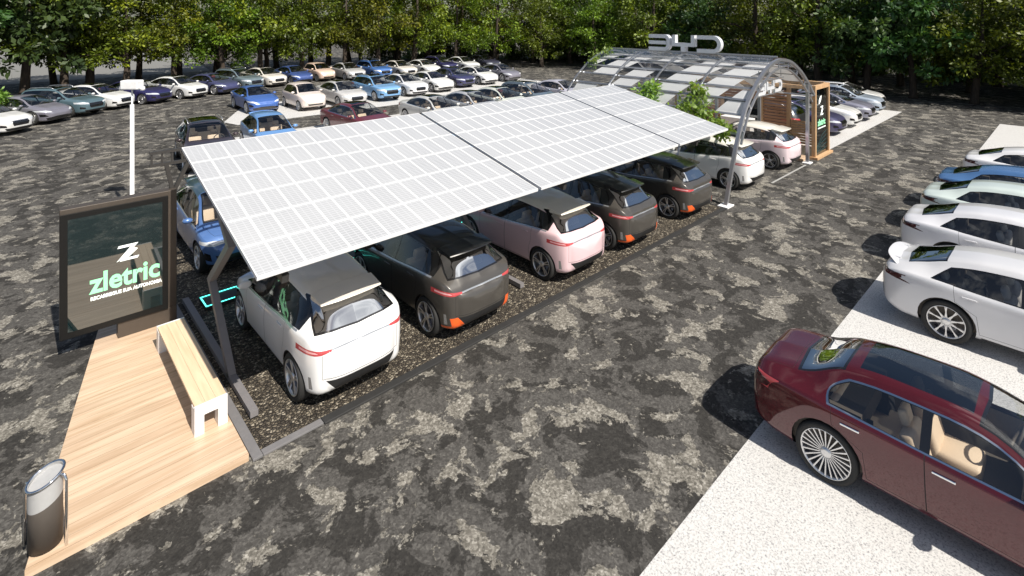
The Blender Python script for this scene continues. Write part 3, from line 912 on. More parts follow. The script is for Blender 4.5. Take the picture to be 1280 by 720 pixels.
def pad_mat():
    m, nt, b, o = new_mat('white_terrazzo')
    co = objco(nt)
    n = noise(nt, co, 46., 5, .8); n2 = noise(nt, co, 2., 3, .5); n3 = noise(nt, co, 28., 3, .6)
    c = ramp(nt, [(.35, (.13, .13, .14)), (.42, (.36, .36, .365)), (.475, (.56, .555, .545)), (.7, (.66, .65, .635))], n)
    c = mixc(nt, ramp(nt, [(.3, (0, 0, 0)), (.7, (.12, .12, .12))], n2), c, (.42, .40, .38))
    c = mixc(nt, ramp(nt, [(.60, (0, 0, 0)), (.64, (.45, .45, .45))], n3), c, (.30, .28, .27))
    nt.links.new(c, b.inputs['Base Color']); b.inputs['Roughness'].default_value = .6
    bump(nt, b, n, .25, .008)
    return m

def gravel_mat():
    m, nt, b, o = new_mat('dark_gravel')
    co = objco(nt)
    v = N(nt, 'ShaderNodeTexVoronoi'); v.inputs['Scale'].default_value = 25.; nt.links.new(co, v.inputs['Vector'])
    w = N(nt, 'ShaderNodeTexVoronoi', feature='DISTANCE_TO_EDGE'); w.inputs['Scale'].default_value = 25.; nt.links.new(co, w.inputs['Vector'])
    sp = N(nt, 'ShaderNodeSeparateColor'); nt.links.new(v.outputs['Color'], sp.inputs['Color'])
    c = ramp(nt, [(0., (.035, .027, .019)), (.45, (.085, .068, .048)), (.8, (.21, .178, .13)), (1., (.42, .37, .29))], sp.outputs[0])
    e = ramp(nt, [(.02, (0, 0, 0)), (.14, (1, 1, 1))], w.outputs['Distance'])
    c = mixc(nt, e, (.006, .005, .004), c)
    nt.links.new(c, b.inputs['Base Color']); b.inputs['Roughness'].default_value = .75
    bump(nt, b, w.outputs['Distance'], 1., .05)
    return m

def wood_mat(name, lo, hi, grain_axis=0, scale=1., plank=None, rough=.45):
    m, nt, b, o = new_mat(name)
    s = [9*scale]*3; s[grain_axis] = .55*scale
    co = objco(nt, tuple(s))
    n = noise(nt, co, 1.6, 8, .62, .6)
    s2 = [60*scale]*3; s2[grain_axis] = 1.2*scale
    n2 = noise(nt, objco(nt, tuple(s2)), 1., 4, .6)
    c = ramp(nt, [(.30, lo), (.62, hi)], n)
    c = mixc(nt, ramp(nt, [(.35, (.0, .0, .0)), (.75, (.35, .35, .35))], n2), c, lo)
    if plank:
        ax = 1 if grain_axis == 0 else 0
        t = N(nt, 'ShaderNodeTexCoord'); sp = N(nt, 'ShaderNodeSeparateXYZ'); nt.links.new(t.outputs['Object'], sp.inputs[0])
        dv = N(nt, 'ShaderNodeMath', operation='DIVIDE'); dv.inputs[1].default_value = plank; nt.links.new(sp.outputs[ax], dv.inputs[0])
        fl = N(nt, 'ShaderNodeMath', operation='FLOOR'); nt.links.new(dv.outputs[0], fl.inputs[0])
        wn = N(nt, 'ShaderNodeTexWhiteNoise', noise_dimensions='1D'); nt.links.new(fl.outputs[0], wn.inputs['W'])
        c = mixc(nt, ramp(nt, [(0., (0, 0, 0)), (1., (.30, .30, .30))], wn.outputs['Value']), c, tuple(x*.72 for x in lo))
        fr = N(nt, 'ShaderNodeMath', operation='FRACT'); nt.links.new(dv.outputs[0], fr.inputs[0])
        g = ramp(nt, [(0., (0, 0, 0)), (.018, (0, 0, 0)), (.030, (1, 1, 1)), (1., (1, 1, 1))], fr.outputs[0])
        c = mixc(nt, g, tuple(x*.35 for x in lo), c)
    nt.links.new(c, b.inputs['Base Color']); b.inputs['Roughness'].default_value = rough
    bump(nt, b, n, .12, .004)
    return m

def cell_mat():
    """solar glass: pale cells with white grid lines"""
    m, nt, b, o = new_mat('solar_cells')
    t = N(nt, 'ShaderNodeTexCoord'); sp = N(nt, 'ShaderNodeSeparateXYZ'); nt.links.new(t.outputs['UV'], sp.inputs[0])
    def line(src, k, w):
        a = N(nt, 'ShaderNodeMath', operation='MULTIPLY'); a.inputs[1].default_value = k; nt.links.new(src, a.inputs[0])
        f = N(nt, 'ShaderNodeMath', operation='PINGPONG'); f.inputs[1].default_value = .5; nt.links.new(a.outputs[0], f.inputs[0])
        l = N(nt, 'ShaderNodeMath', operation='LESS_THAN'); l.inputs[1].default_value = w; nt.links.new(f.outputs[0], l.inputs[0])
        return l.outputs[0]
    def mx(a, c):
        n = N(nt, 'ShaderNodeMath', operation='MAXIMUM'); nt.links.new(a, n.inputs[0]); nt.links.new(c, n.inputs[1]); return n.outputs[0]
    big = mx(line(sp.outputs[0], 1., .055), line(sp.outputs[1], 1., .035))
    fine = mx(line(sp.outputs[0], 3., .06), line(sp.outputs[1], 12., .16))
    co = objco(nt)
    n = noise(nt, co, .8, 3, .5)
    cell = ramp(nt, [(.3, (.37, .38, .40)), (.7, (.43, .44, .455))], n)
    c = mixc(nt, fine, cell, (.50, .51, .53))
    c = mixc(nt, big, c, (.74, .74, .74))
    nt.links.new(c, b.inputs['Base Color']); b.inputs['Roughness'].default_value = .28
    b.inputs['Coat Weight'].default_value = .6; b.inputs['Coat Roughness'].default_value = .12
    return m

def metal_mat(name, col, rough, metal=.8):
    m, nt, b, o = new_mat(name)
    co = objco(nt); n = noise(nt, co, 12., 5, .6)
    c = mixc(nt, n, tuple(x*.85 for x in col), tuple(min(1, x*1.1) for x in col))
    nt.links.new(c, b.inputs['Base Color']); b.inputs['Metallic'].default_value = metal
    r = N(nt, 'ShaderNodeMapRange'); r.inputs['To Min'].default_value = rough*.8; r.inputs['To Max'].default_value = rough*1.25
    nt.links.new(n, r.inputs['Value']); nt.links.new(r.outputs[0], b.inputs['Roughness'])
    return m

M['asphalt'] = asphalt_mat(); M['pad'] = pad_mat(); M['gravel'] = gravel_mat()
M['deck'] = wood_mat('oak_decking', (.46, .315, .20), (.73, .565, .415), 0, .8, .145, .36)
M['bench_wood'] = wood_mat('pale_bench_wood', (.66, .48, .31), (.80, .62, .43), 1, 1., None, .5)
M['kiosk_wood'] = wood_mat('kiosk_timber', (.42, .25, .13), (.62, .41, .23), 2, 1., None, .5)
M['slat_wood'] = wood_mat('dark_slat_timber', (.30, .15, .08), (.50, .28, .16), 1, 1., None, .5)
M['cells'] = cell_mat()
M['white_metal'] = metal_mat('white_coated_metal', (.80, .80, .81), .4, 0.)
M['steel_grey'] = metal_mat('grey_painted_steel', (.21, .20, .205), .5, .1)
M['dark_steel'] = metal_mat('dark_painted_steel', (.055, .052, .05), .45, .3)
M['light_steel'] = metal_mat('light_steel', (.19, .185, .19), .5, .1)
M['silver_steel'] = metal_mat('satin_aluminium', (.50, .51, .54), .30, .8)
M['bronze_case'] = metal_mat('bronze_grey_case', (.085, .07, .058), .42, .3)
M['kerb_dark'] = metal_mat('dark_kerb', (.03, .03, .03), .6, 0.)
M['paper_white'] = mat('fabric_white', (.82, .82, .81), .6)
M['bin_dark'] = metal_mat('bin_brown_steel', (.105, .09, .078), .6, .0)
M['bin_light'] = metal_mat('bin_light_steel', (.42, .42, .42), .5, .0)
M['letter'] = mat('letter_white', (.78, .80, .84), .25, .2, coat=.6)
M['screen'] = mat('screen_glass', (.004, .015, .017), .02, 0., coat=.7, spec=.6, ior=1.9)
M['screen'].node_tree.nodes['Principled BSDF'].inputs['Coat IOR'].default_value = 1.7
M['txt_green'] = mat('lettering_green', (.32, .74, .44), .5, emit=(.20, .80, .40), estr=.35)
M['txt_white'] = mat('lettering_white', (.85, .88, .85), .5, emit=(.9, 1., .95), estr=.45)
M['led'] = mat('led_teal', (.1, .7, .62), .4, emit=(.10, .95, .80), estr=2.2)
M['panel_dark'] = glass_mat('smoked_panel', (.25, .32, .33), .12)
M['concrete'] = mat('pale_concrete', (.18, .18, .172), .9)
M['white_line'] = mat('road_paint_white', (.34, .34, .33), .8)
M['fabric'] = mat('vault_fabric', (.84, .84, .85), .5)

def sheet(name, poly, z, m, kind='structure', sub=None):
    bm = bmesh.new()
    f = bm.faces.new([bm.verts.new((x, y, z)) for x, y in poly])
    if f.normal.z < 0: f.normal_flip()
    bm.normal_update()
    if bm.faces[:][0].normal.z < 0: bmesh.ops.reverse_faces(bm, faces=bm.faces[:])
    o = finish(name, bm, m)
    o['kind'] = kind
    return o
# one asphalt sheet out to the horizon
sheet('ground', [(-400, -400), (400, -400), (400, 400), (-400, 400)], 0., M['asphalt'])
sheet('pavement', [(-14, 2.88), (35.43, 2.88), (35.43, -9), (-14, -9)], .004, M['pad'])
sheet('pavement', [(23.5, 6.93), (35.95, 6.93), (35.95, 12.6), (23.5, 12.6)], .004, M['pad'])
sheet('pavement', [(8.0, 28.1), (31.5, 28.1), (31.5, 34.0), (10.0, 34.0), (7.69, 29.3)], .004, M['pad'])
sheet('pavement', [(2.8, 15.3), (26, 15.3), (26, 25.3), (5.7, 25.3)], .004, M['pad'])
sheet('yard', [(-60, 53), (14, 58), (22, 120), (-90, 120)], .004, M['concrete'])
sheet('gravel_bed', [(2.15, 6.85), (14.3, 6.85), (14.3, 17.2), (2.15, 17.2)], .012, M['gravel'])
sheet('bay_line', [(17.6, 6.76), (20.6, 6.76), (20.6, 6.83), (17.6, 6.83)], .004, M['white_line'])
# kerb strips round the gravel
bm = bmesh.new(); bx(bm, 2.955, 14.3, 6.722, 6.85, 0, .03, bev=.006); tag(finish('kerb', bm, M['kerb_dark']), kind='structure')
bm = bmesh.new(); bx(bm, 2.085, 2.20, 6.745, 11.4, 0, .03, bev=.004); bx(bm, 2.205, 2.95, 6.745, 6.848, 0, .026, bev=.004)
tag(finish('kerb', bm, M['light_steel']), kind='structure')

# ------------------------------------------------------------------ wooden deck
bm = bmesh.new()
prism(bm, [(.08, 6.80), (2.055, 6.80), (2.055, 11.25), (1.05, 11.25)], 0., .085, lambda p, h: Vector((p[0], p[1], h)))
tag(finish('deck', bm, M['deck']), 'low platform of pale oak boards tapering back from the bin to the totem sign', 'deck')
DZ = .085

# ------------------------------------------------------------------ bench
b = empty('bench', (1.83, 8.72, DZ)); tag(b, 'white backless bench with pale wooden slats standing on the wooden deck', 'bench')
hw, hl, hh = .18, 1.2, .36
for i in range(3):
    bm = bmesh.new(); x0 = -hw+i*.12+.0007
    bx(bm, x0, x0+.1185, -hl+.03, hl-.03, hh-.035, hh, bev=.002)
    finish('seat_board', bm, M['bench_wood'], b)
for s in (-1, 1):
    bm = bmesh.new(); y0, y1 = (hl-.16, hl) if s > 0 else (-hl, -hl+.16)
    prism(bm, [(-hw-.006, 0), (-hw+.10, 0), (-hw+.10, hh-.13), (hw-.10, hh-.13), (hw-.10, 0), (hw+.006, 0), (hw+.006, hh-.037), (-hw-.006, hh-.037)], y0, y1, lambda p, h: Vector((p[0], h, p[1])))
    bx(bm, -hw-.006, hw+.006, (hl-.028) if s > 0 else -hl, hl if s > 0 else -hl+.028, hh-.035, hh+.002)
    finish('end_leg', bm, M['white_metal'], b)
bm = bmesh.new(); bx(bm, -hw+.03, hw-.03, -hl+.16, hl-.16, hh-.075, hh-.037); finish('frame', bm, M['white_metal'], b)

# ------------------------------------------------------------------ litter bin
b = empty('litter_bin', (.235, 6.99, DZ)); tag(b, 'round steel litter bin with slanted rim on the corner of the wooden deck', 'bin')
def slant(p, base, k=.45): return base+k*p
def cyl_slant(bm, r, z0, z1, k0, k1, n=40, mi=0):
    # slant rises along the direction (cos a0, sin a0)
    a0 = math.radians(5)
    lo, hi = [], []
    for i in range(n):
        a = 2*PI*i/n; x, y = r*math.cos(a), r*math.sin(a); d = x*math.cos(a0)+y*math.sin(a0)
        lo.append(bm.verts.new((x, y, z0+k0*d))); hi.append(bm.verts.new((x, y, z1+k1*d)))
    for i in range(n):
        f = bm.faces.new((lo[i], lo[(i+1) % n], hi[(i+1) % n], hi[i])); f.smooth = True; f.material_index = mi
    return lo, hi
bm = bmesh.new(); lo, hi = cyl_slant(bm, .135, 0.03, .46, 0, .35); bm.faces.new(lo[::-1]); finish('body', bm, M['bin_dark'], b)
bm = bmesh.new(); lo, hi = cyl_slant(bm, .136, .46, .67, .35, .35); finish('collar', bm, M['bin_light'], b)
bm = bmesh.new()
lo, hi = cyl_slant(bm, .131, .655, .66, .35, .35); bm.faces.new(hi)
finish('lid', bm, M['bin_light'], b)
bm = bmesh.new()
tube(bm, [(.143*math.cos(t), .143*math.sin(t), .68+.35*.143*math.cos(t-math.radians(5))) for t in [2*PI*i/36 for i in range(37)]], .013, 8, cap=False)
finish('rim_ring', bm, M['chrome'], b)
for s in (1, -1):
    bm = bmesh.new(); ax, ay = .74*s, -.67*s
    tube(bm, [(ax*.145, ay*.145, .66+.04*s), (ax*.185, ay*.185, .655+.04*s), (ax*.205, ay*.205, .60+.04*s), (ax*.205, ay*.205, .3), (ax*.205, ay*.205, 0)], .013, 8)
    finish('support_rod', bm, M['chrome'], b)

# ------------------------------------------------------------------ lettering helper
def text_mesh(name, s, size, m, parent, loc, rot, ext=.003, bold=0., align='LEFT', sx=1.):
    cu = bpy.data.curves.new(name, 'FONT'); cu.body = s; cu.size = size; cu.extrude = ext; cu.offset = bold; cu.align_x = align; cu.resolution_u = 3
    t = bpy.data.objects.new('tmp', cu); C.objects.link(t)
    dg = bpy.context.evaluated_depsgraph_get()
    me = bpy.data.meshes.new_from_object(t.evaluated_get(dg)); bpy.data.objects.remove(t)
    me.materials.clear(); me.materials.append(m)
    o = bpy.data.objects.new(name, me); C.objects.link(o)
    o.parent = parent; o.location = loc; o.rotation_euler = rot; o.scale = (sx, 1, 1)
    return o

def z_mark(name, w, h, parent, loc, rot, m):
    """double-stroke Z mark"""
    bm = bmesh.new(); t = h*.15
    A = [(.12*w, h), (w, h), (w*.92, h-t), (.10*w+.0, h-t)]
    fr = lambda p, k: Vector((p[0], p[1], k))
    prism(bm, [(.10*w, h), (w, h), (.28*w, t), (0, 0), (.66*w, h-t), (.04*w, h-t)], 0, .004, fr)
    prism(bm, [(.98*w, .62*h+.0), (.52*w, .13*h+.02*h), (1.04*w, .15*h), (.96*w, 0), (.14*w, 0), (.80*w, .72*h)], 0.0005, .0045, fr)
    o = finish(name, bm, m, parent); o.location = loc; o.rotation_euler = rot
    return o

# ------------------------------------------------------------------ totem sign
b = empty('totem_sign', (1.29, 10.69, DZ)); b.rotation_euler = (0, 0, math.radians(-1.5)); tag(b, 'large dark upright totem screen with green lettering standing at the back of the wooden deck', 'sign')
z0, z1 = .25, 2.24
bm = bmesh.new()
bx(bm, -.77, .77, -.02, .17, z0, z1, bev=.008); finish('case', bm, M['bronze_case'], b)
bm = bmesh.new(); bx(bm, -.05, .768, -.022, .172, 0, z0-.001, bev=.006); finish('plinth', bm, M['bronze_case'], b)
bm = bmesh.new(); bx(bm, -.768, .64, -.05, -.021, z0+.001, z1-.075, bev=.004); bz = finish('bezel', bm, mat('bezel_black', (.006, .006, .006), .55, spec=.3), b)
bm = bmesh.new(); bx(bm, -.675, .555, -.056, -.0505, z0+.10, z1-.16); sc = finish('screen', bm, M['screen'], b)
R0 = (PI/2, 0, 0)
text_mesh('lettering', 'zletric', .43, M['txt_green'], sc, (-.405, -.0575, .86), R0, .002, .012, sx=.86)
text_mesh('lettering', 'RECARREGUE SUA AUTONOMIA', .075, M['txt_white'], sc, (-.40, -.0575, .745), R0, .002, .003, sx=.86)
z_mark('emblem', .29, .25, sc, (-.07, -.0565, 1.25), R0, M['txt_white'])

# ------------------------------------------------------------------ lamp post
b = empty('lamp_post', (2.31, 17.24, 0)); tag(b, 'slim white lamp post with a box-shaped head behind the totem sign', 'street lamp')
bm = bmesh.new(); lathe(bm, [(.001, 0), (.14, 0), (.14, .03), (.050, .035), (.048, 2.95), (.02, 2.96), (.02, 3.35)], 20, axis='Z'); finish('pole', bm, M['white_metal'], b)
bm = bmesh.new(); bx(bm, -.23, .23, -.14, .14, 3.36, 3.60, bev=.03, rot=Matrix.Rotation(math.radians(-43), 4, 'Z')); finish('lamp_head', bm, M['white_metal'], b)
for s in (-1, 1):
    bm = bmesh.new(); lathe(bm, [(.001, -.06), (.055, -.05), (.06, 0), (.05, .05), (.001, .055)], 14, axis='Z'); o = finish('side_light', bm, M['white_metal'], b, True)
    o.location = (s*.28*.73, -s*.28*.68, 3.38)

# ------------------------------------------------------------------ solar canopy
V0, V1, ZF, ZB = 6.27, 9.90, 2.40, 3.19
TL = math.atan2(ZB-ZF, V1-V0); SL = math.hypot(V1-V0, ZB-ZF)
can = empty('solar_canopy', (2.3, 8.6, 0)); tag(can, 'long tilted solar panel canopy on zigzag steel legs above the parked hatchbacks', 'solar canopy')
def canp(u, s, up=0.):   # point on the sloping plane
    return Vector((u-2.3, V0+s*math.cos(TL)-math.sin(TL)*up-8.6, ZF+s*math.sin(TL)+math.cos(TL)*up))
for u0, u1 in ((1.98, 6.45), (6.53, 10.98), (11.06, 13.45)):
    bm = bmesh.new(); uvl = bm.loops.layers.uv.new('UVMap')
    vs = [[bm.verts.new(canp(u, s, h)) for u, s in ((u0, 0), (u1, 0), (u1, SL), (u0, SL))] for h in (-.045, 0.)]
    top = bm.faces.new(vs[1]); bot = bm.faces.new(vs[0][::-1]); bot.material_index = 1
    nc = round((u1-u0)/.283)
    for l, uv in zip(top.loops, ((0, 0), (nc, 0), (nc, 6), (0, 6))): l[uvl].uv = uv
    for i in range(4):
        f = bm.faces.new((vs[0][i], vs[0][(i+1) % 4], vs[1][(i+1) % 4], vs[1][i])); f.material_index = 1
    finish('solar_panel', bm, [M['cells'], M['white_metal']], can)
bm = bmesh.new()
for s in (.35, SL*.5, SL-.3):
    bar(bm, canp(2.0, s, -.085), canp(13.4, s, -.085), .06, .07)
finish('purlin', bm, M['dark_steel'], can)
for i, u in enumerate((2.32, 7.22, 12.0)):
    bm = bmesh.new(); bar(bm, canp(u, .05, -.175), canp(u, SL-.05, -.175), .08, .10); finish('rafter', bm, M['dark_steel'], can)
    P = lambda v, z: Vector((u-2.3, v-8.6, z))
    bm = bmesh.new(); bar(bm, P(7.45, .075), P(11.3, .075), .10, .08); finish('skid', bm, M['steel_grey'], can)
    bm = bmesh.new()
    w = .105
    path = [(8.44, .08), (9.52, 1.10), (8.50, 1.96), (9.85, 2.93)]
    # zigzag leg: one mitred polygon strip extruded across
    pts = [Vector(p) for p in path]; L_, R_ = [], []
    for k, p in enumerate(pts):
        d0 = (pts[k]-pts[k-1]).normalized() if k else (pts[1]-pts[0]).normalized()
        d1 = (pts[k+1]-pts[k]).normalized() if k < len(pts)-1 else d0
        n0 = Vector((-d0.y, d0.x)); n1 = Vector((-d1.y, d1.x)); mm = (n0+n1)/max(.25, 1+n0.dot(n1))
        L_.append(p+mm*w/2); R_.append(p-mm*w/2)
    for k in range(len(pts)-1):
        prism(bm, [L_[k], L_[k+1], R_[k+1], R_[k]], -.05, .05, lambda p, h: Vector((u-2.3+h, p[0]-8.6, p[1])))
    finish('zigzag_leg', bm, M['steel_grey'], can)
    bm = bmesh.new(); Q = lambda uu, z: Vector((uu-2.3+u-2.32, 10.8-8.6, z))
    bar(bm, Q(1.93, 2.76), Q(2.02, 2.30), .06, .07, up=(0, 1, 0)); bar(bm, Q(2.27, 2.76), Q(2.06, 2.30), .06, .07, up=(0, 1, 0)); bar(bm, Q(2.04, .02), Q(2.04, 2.32), .08, .08, up=(0, 1, 0))
    finish('rear_strut', bm, M['dark_steel'], can)
# rear ladder truss
bm = bmesh.new(); vv = 10.8-8.6
for z in (2.76, 2.97): bar(bm, (1.69-2.3, vv, z), (13.3-2.3, vv, z), .05, .05)
for k in range(76): 
    u = 1.72+k*.15; bar(bm, (u-2.3, vv, 2.77), (u-2.3, vv, 2.96), .03, .03, up=(0, 1, 0))
finish('ladder_truss', bm, M['dark_steel'], can)
for u in (2.32, 5.0, 7.22, 9.6, 12.0, 13.2):
    bm = bmesh.new(); bar(bm, canp(u, SL-.2, -.06), Vector((u-2.3, vv, 2.97)), .05, .06); finish('truss_bracket', bm, M['dark_steel'], can)

# ------------------------------------------------------------------ lit charging islands
spots = [(2.52, 4.75), (4.95, 7.05), (7.35, 9.6), (9.75, 11.85), (12.2, 14.2)]
names = ['white hatchback with beige roof', 'dark grey hatchback beside the white one', 'pink hatchback under the canopy', 'dark hatchback right of the pink one', 'dark hatchback nearest the arch']
for (u0, u1), nm in zip(spots, names):
    b = empty('charging_island', ((u0+u1)/2, 10.97, .012)); tag(b, 'slab edged in teal light before the '+nm, 'charging island', 'lit slabs between the two rows of bays')
    w = (u1-u0)/2
    bm = bmesh.new(); bx(bm, -w, w, -.22, .22, 0, .07, bev=.004); finish('slab', bm, M['dark_steel'], b)
    bm = bmesh.new()
    for q in ((-w+.01, w-.01, -.215, -.195), (-w+.01, w-.01, .195, .215), (-w+.01, -w+.03, -.194, .194), (w-.03, w-.01, -.194, .194)): bx(bm, *q, .0715, .078)
    finish('light_strip', bm, M['led'], b)
# ------------------------------------------------------------------ foliage
def leaf_mat(name, c0, c1, c2, trans=.45):
    m, nt, b, o = new_mat(name)
    oi = N(nt, 'ShaderNodeObjectInfo'); at = N(nt, 'ShaderNodeAttribute'); at.attribute_name = 'tone'
    c = ramp(nt, [(0., c0), (.5, c1), (1., c2)], at.outputs['Fac'])
    hs = N(nt, 'ShaderNodeHueSaturation'); nt.links.new(c, hs.inputs['Color'])
    mr = N(nt, 'ShaderNodeMapRange'); mr.inputs['To Min'].default_value = .472; mr.inputs['To Max'].default_value = .520; nt.links.new(oi.outputs['Random'], mr.inputs['Value'])
    mv = N(nt, 'ShaderNodeMapRange'); mv.inputs['To Min'].default_value = .6; mv.inputs['To Max'].default_value = 1.3; nt.links.new(oi.outputs['Random'], mv.inputs['Value'])
    nt.links.new(mr.outputs[0], hs.inputs['Hue']); nt.links.new(mv.outputs[0], hs.inputs['Value'])
    nt.links.new(hs.outputs[0], b.inputs['Base Color']); b.inputs['Roughness'].default_value = .5
    tl = N(nt, 'ShaderNodeBsdfTranslucent'); mx = N(nt, 'ShaderNodeMixShader'); mx.inputs[0].default_value = trans
    br = mixc(nt, 1., hs.outputs[0], (1.6, 1.5, .6), 'MULTIPLY')
    nt.links.new(br, tl.inputs['Color']); nt.links.new(b.outputs[0], mx.inputs[1]); nt.links.new(tl.outputs[0], mx.inputs[2])
    nt.links.new(mx.outputs[0], o.inputs['Surface'])
    return m
M['leaf'] = leaf_mat('broad_leaves', (.014, .030, .004), (.075, .115, .008), (.20, .28, .018), .28)
M['leaf_yellow'] = leaf_mat('yellow_green_leaves', (.020, .036, .004), (.10, .145, .010), (.30, .35, .018), .30)
M['leaf_blue'] = leaf_mat('blue_green_leaves', (.010, .030, .010), (.040, .095, .022), (.10, .19, .045), .25)
M['vine_leaf'] = leaf_mat('vine_leaves', (.12, .24, .04), (.22, .40, .08), (.34, .54, .14))
M['hedge_leaf'] = leaf_mat('hedge_leaves', (.05, .085, .03), (.10, .15, .055), (.17, .21, .10))
def bark_mat():
    m, nt, b, o = new_mat('bark')
    n = noise(nt, objco(nt, (9, 9, 1.5)), 1.5, 6, .65)
    c = ramp(nt, [(.3, (.018, .013, .010)), (.7, (.07, .052, .038))], n)
    nt.links.new(c, b.inputs['Base Color']); b.inputs['Roughness'].default_value = .9; bump(nt, b, n, .6, .03)
    return m
M['bark'] = bark_mat()

def leaves_mesh(name, clumps, size, m, rng, shape=.5):
    """clumps: (centre, radius, count). Small folded leaf blades spread through each clump."""
    vs, fs, tone = [], [], []
    for c, r, cnt in clumps:
        base = rng.random()
        for _ in range(cnt):
            d = Vector((rng.gauss(0, 1), rng.gauss(0, 1), rng.gauss(0, 1))).normalized()
            rr = r*(rng.random()**.45)
            p = Vector(c)+Vector((d.x, d.y, d.z*.72))*rr
            ax = (d+Vector((rng.gauss(0, .6), rng.gauss(0, .6), rng.gauss(-.25, .5)))).normalized()
            nn = ax.cross(Vector((rng.gauss(0, 1), rng.gauss(0, 1), rng.gauss(0, .5)))).normalized()
            if abs(nn.z) < .35: nn = (nn+Vector((0, 0, .6))).normalized()
            sd = ax.cross(nn).normalized()
            L_ = size*rng.uniform(.65, 1.25); w = L_*shape
            i = len(vs)
            vs += [p, p+ax*L_*.45+sd*w*.5-nn*L_*.06, p+ax*L_-nn*L_*.12, p+ax*L_*.45-sd*w*.5-nn*L_*.06]
            fs.append((i, i+1, i+2, i+3))
            tone.append(min(1, max(0, base*.55+rng.random()*.5)))
    me = bpy.data.meshes.new(name); me.from_pydata([tuple(v) for v in vs], [], fs)
    a = me.attributes.new('tone', 'FLOAT', 'FACE'); a.data.foreach_set('value', tone)
    me.materials.append(m)
    return me

def tree_meshes(seed, h=9.5, spread=3.0, low=2.3, lm='leaf', ls=.26):
    rng = random.Random(seed)
    bm = bmesh.new()
    lean = Vector((rng.uniform(-.3, .3), rng.uniform(-.3, .3), 0))
    pts = [Vector((0, 0, -.05)), Vector((0, 0, .25))+lean*.05, Vector((0, 0, 1.4))+lean*.5+Vector((rng.uniform(-.08, .08), rng.uniform(-.08, .08), 0)), Vector((0, 0, 2.8))+lean, Vector((0, 0, 5))+lean*1.5, Vector((0, 0, 7.5))+lean*1.6]
    tube(bm, pts, .2, 10, radii=[.34, .25, .21, .18, .12, .04])
    clumps = []
    nl = 9
    for k in range(nl):
        a = 2*PI*k/nl+rng.uniform(-.3, .3); z = rng.uniform(1.7, 4.5)
        s = pts[2]+(pts[3]-pts[2])*min(1.3, max(0, (z-1.4)/1.4))
        ln = rng.uniform(.55, 1.)*spread
        e = s+Vector((math.cos(a)*ln, math.sin(a)*ln, rng.uniform(.6, 1.8)))
        mpt = s+(e-s)*.5+Vector((0, 0, .25))
        tube(bm, [s, mpt, e], .07, 6, radii=[.085, .055, .02])
        for t in (.5, .75, 1.): clumps.append((s+(e-s)*t+Vector((rng.uniform(-.4, .4), rng.uniform(-.4, .4), rng.uniform(-.25, .3))), rng.uniform(.45, .75), 78))
    for f in bm.faces: f.smooth = True
    for _ in range(50):
        a = rng.uniform(0, 2*PI); z = low+.4+(h-low-.6)*rng.random()**.85
        q = (z-low)/(h-low); rad = spread*(1.05*math.sin(PI*min(1, .22+q*.78))**.7)
        r = rad*math.sqrt(rng.random())*1.05
        clumps.append((Vector((r*math.cos(a), r*math.sin(a), z))+lean, rng.uniform(.5, .85), 92))
    # drooping low sprays
    for _ in range(9):
        a = rng.uniform(0, 2*PI); r = spread*rng.uniform(.4, 1.0)
        clumps.append((Vector((r*math.cos(a), r*math.sin(a), low+rng.uniform(-.35, .35))), rng.uniform(.3, .55), 42))
    tm = bpy.data.meshes.new('trunk'); bm.normal_update(); bm.to_mesh(tm); bm.free(); tm.materials.append(M['bark'])
    return tm, leaves_mesh('crown', clumps, ls, M[lm], rng, .55)

TREES = [tree_meshes(11, 9.5, 3.3, 2.0), tree_meshes(23, 10.5, 3.6, 2.2, 'leaf_yellow', .25), tree_meshes(37, 9., 3.1, 1.7), tree_meshes(51, 10., 3.5, 2.3, 'leaf_yellow', .28), tree_meshes(67, 8.5, 3.4, 2.0, 'leaf_blue', .38)]
trng = random.Random(5)
def place_tree(x, y, label, group, var=None, sc=None):
    v = (4 if x < 2 else trng.choice((0, 1, 1, 2, 3, 3) if x < 40 else (0, 2, 2, 4, 0))) if var is None else var
    s = sc or trng.uniform(.88, 1.15)
    r = empty('broadleaf_tree', (x, y, 0), trng.uniform(0, 6.28)); r.scale = (s, s, s*trng.uniform(.95, 1.1))
    tag(r, label, 'tree', group)
    for nm, me in (('trunk', TREES[v][0]), ('crown', TREES[v][1])):
        o = bpy.data.objects.new(nm, me); C.objects.link(o); o.parent = r
    return r
G1 = 'front row of the grove'
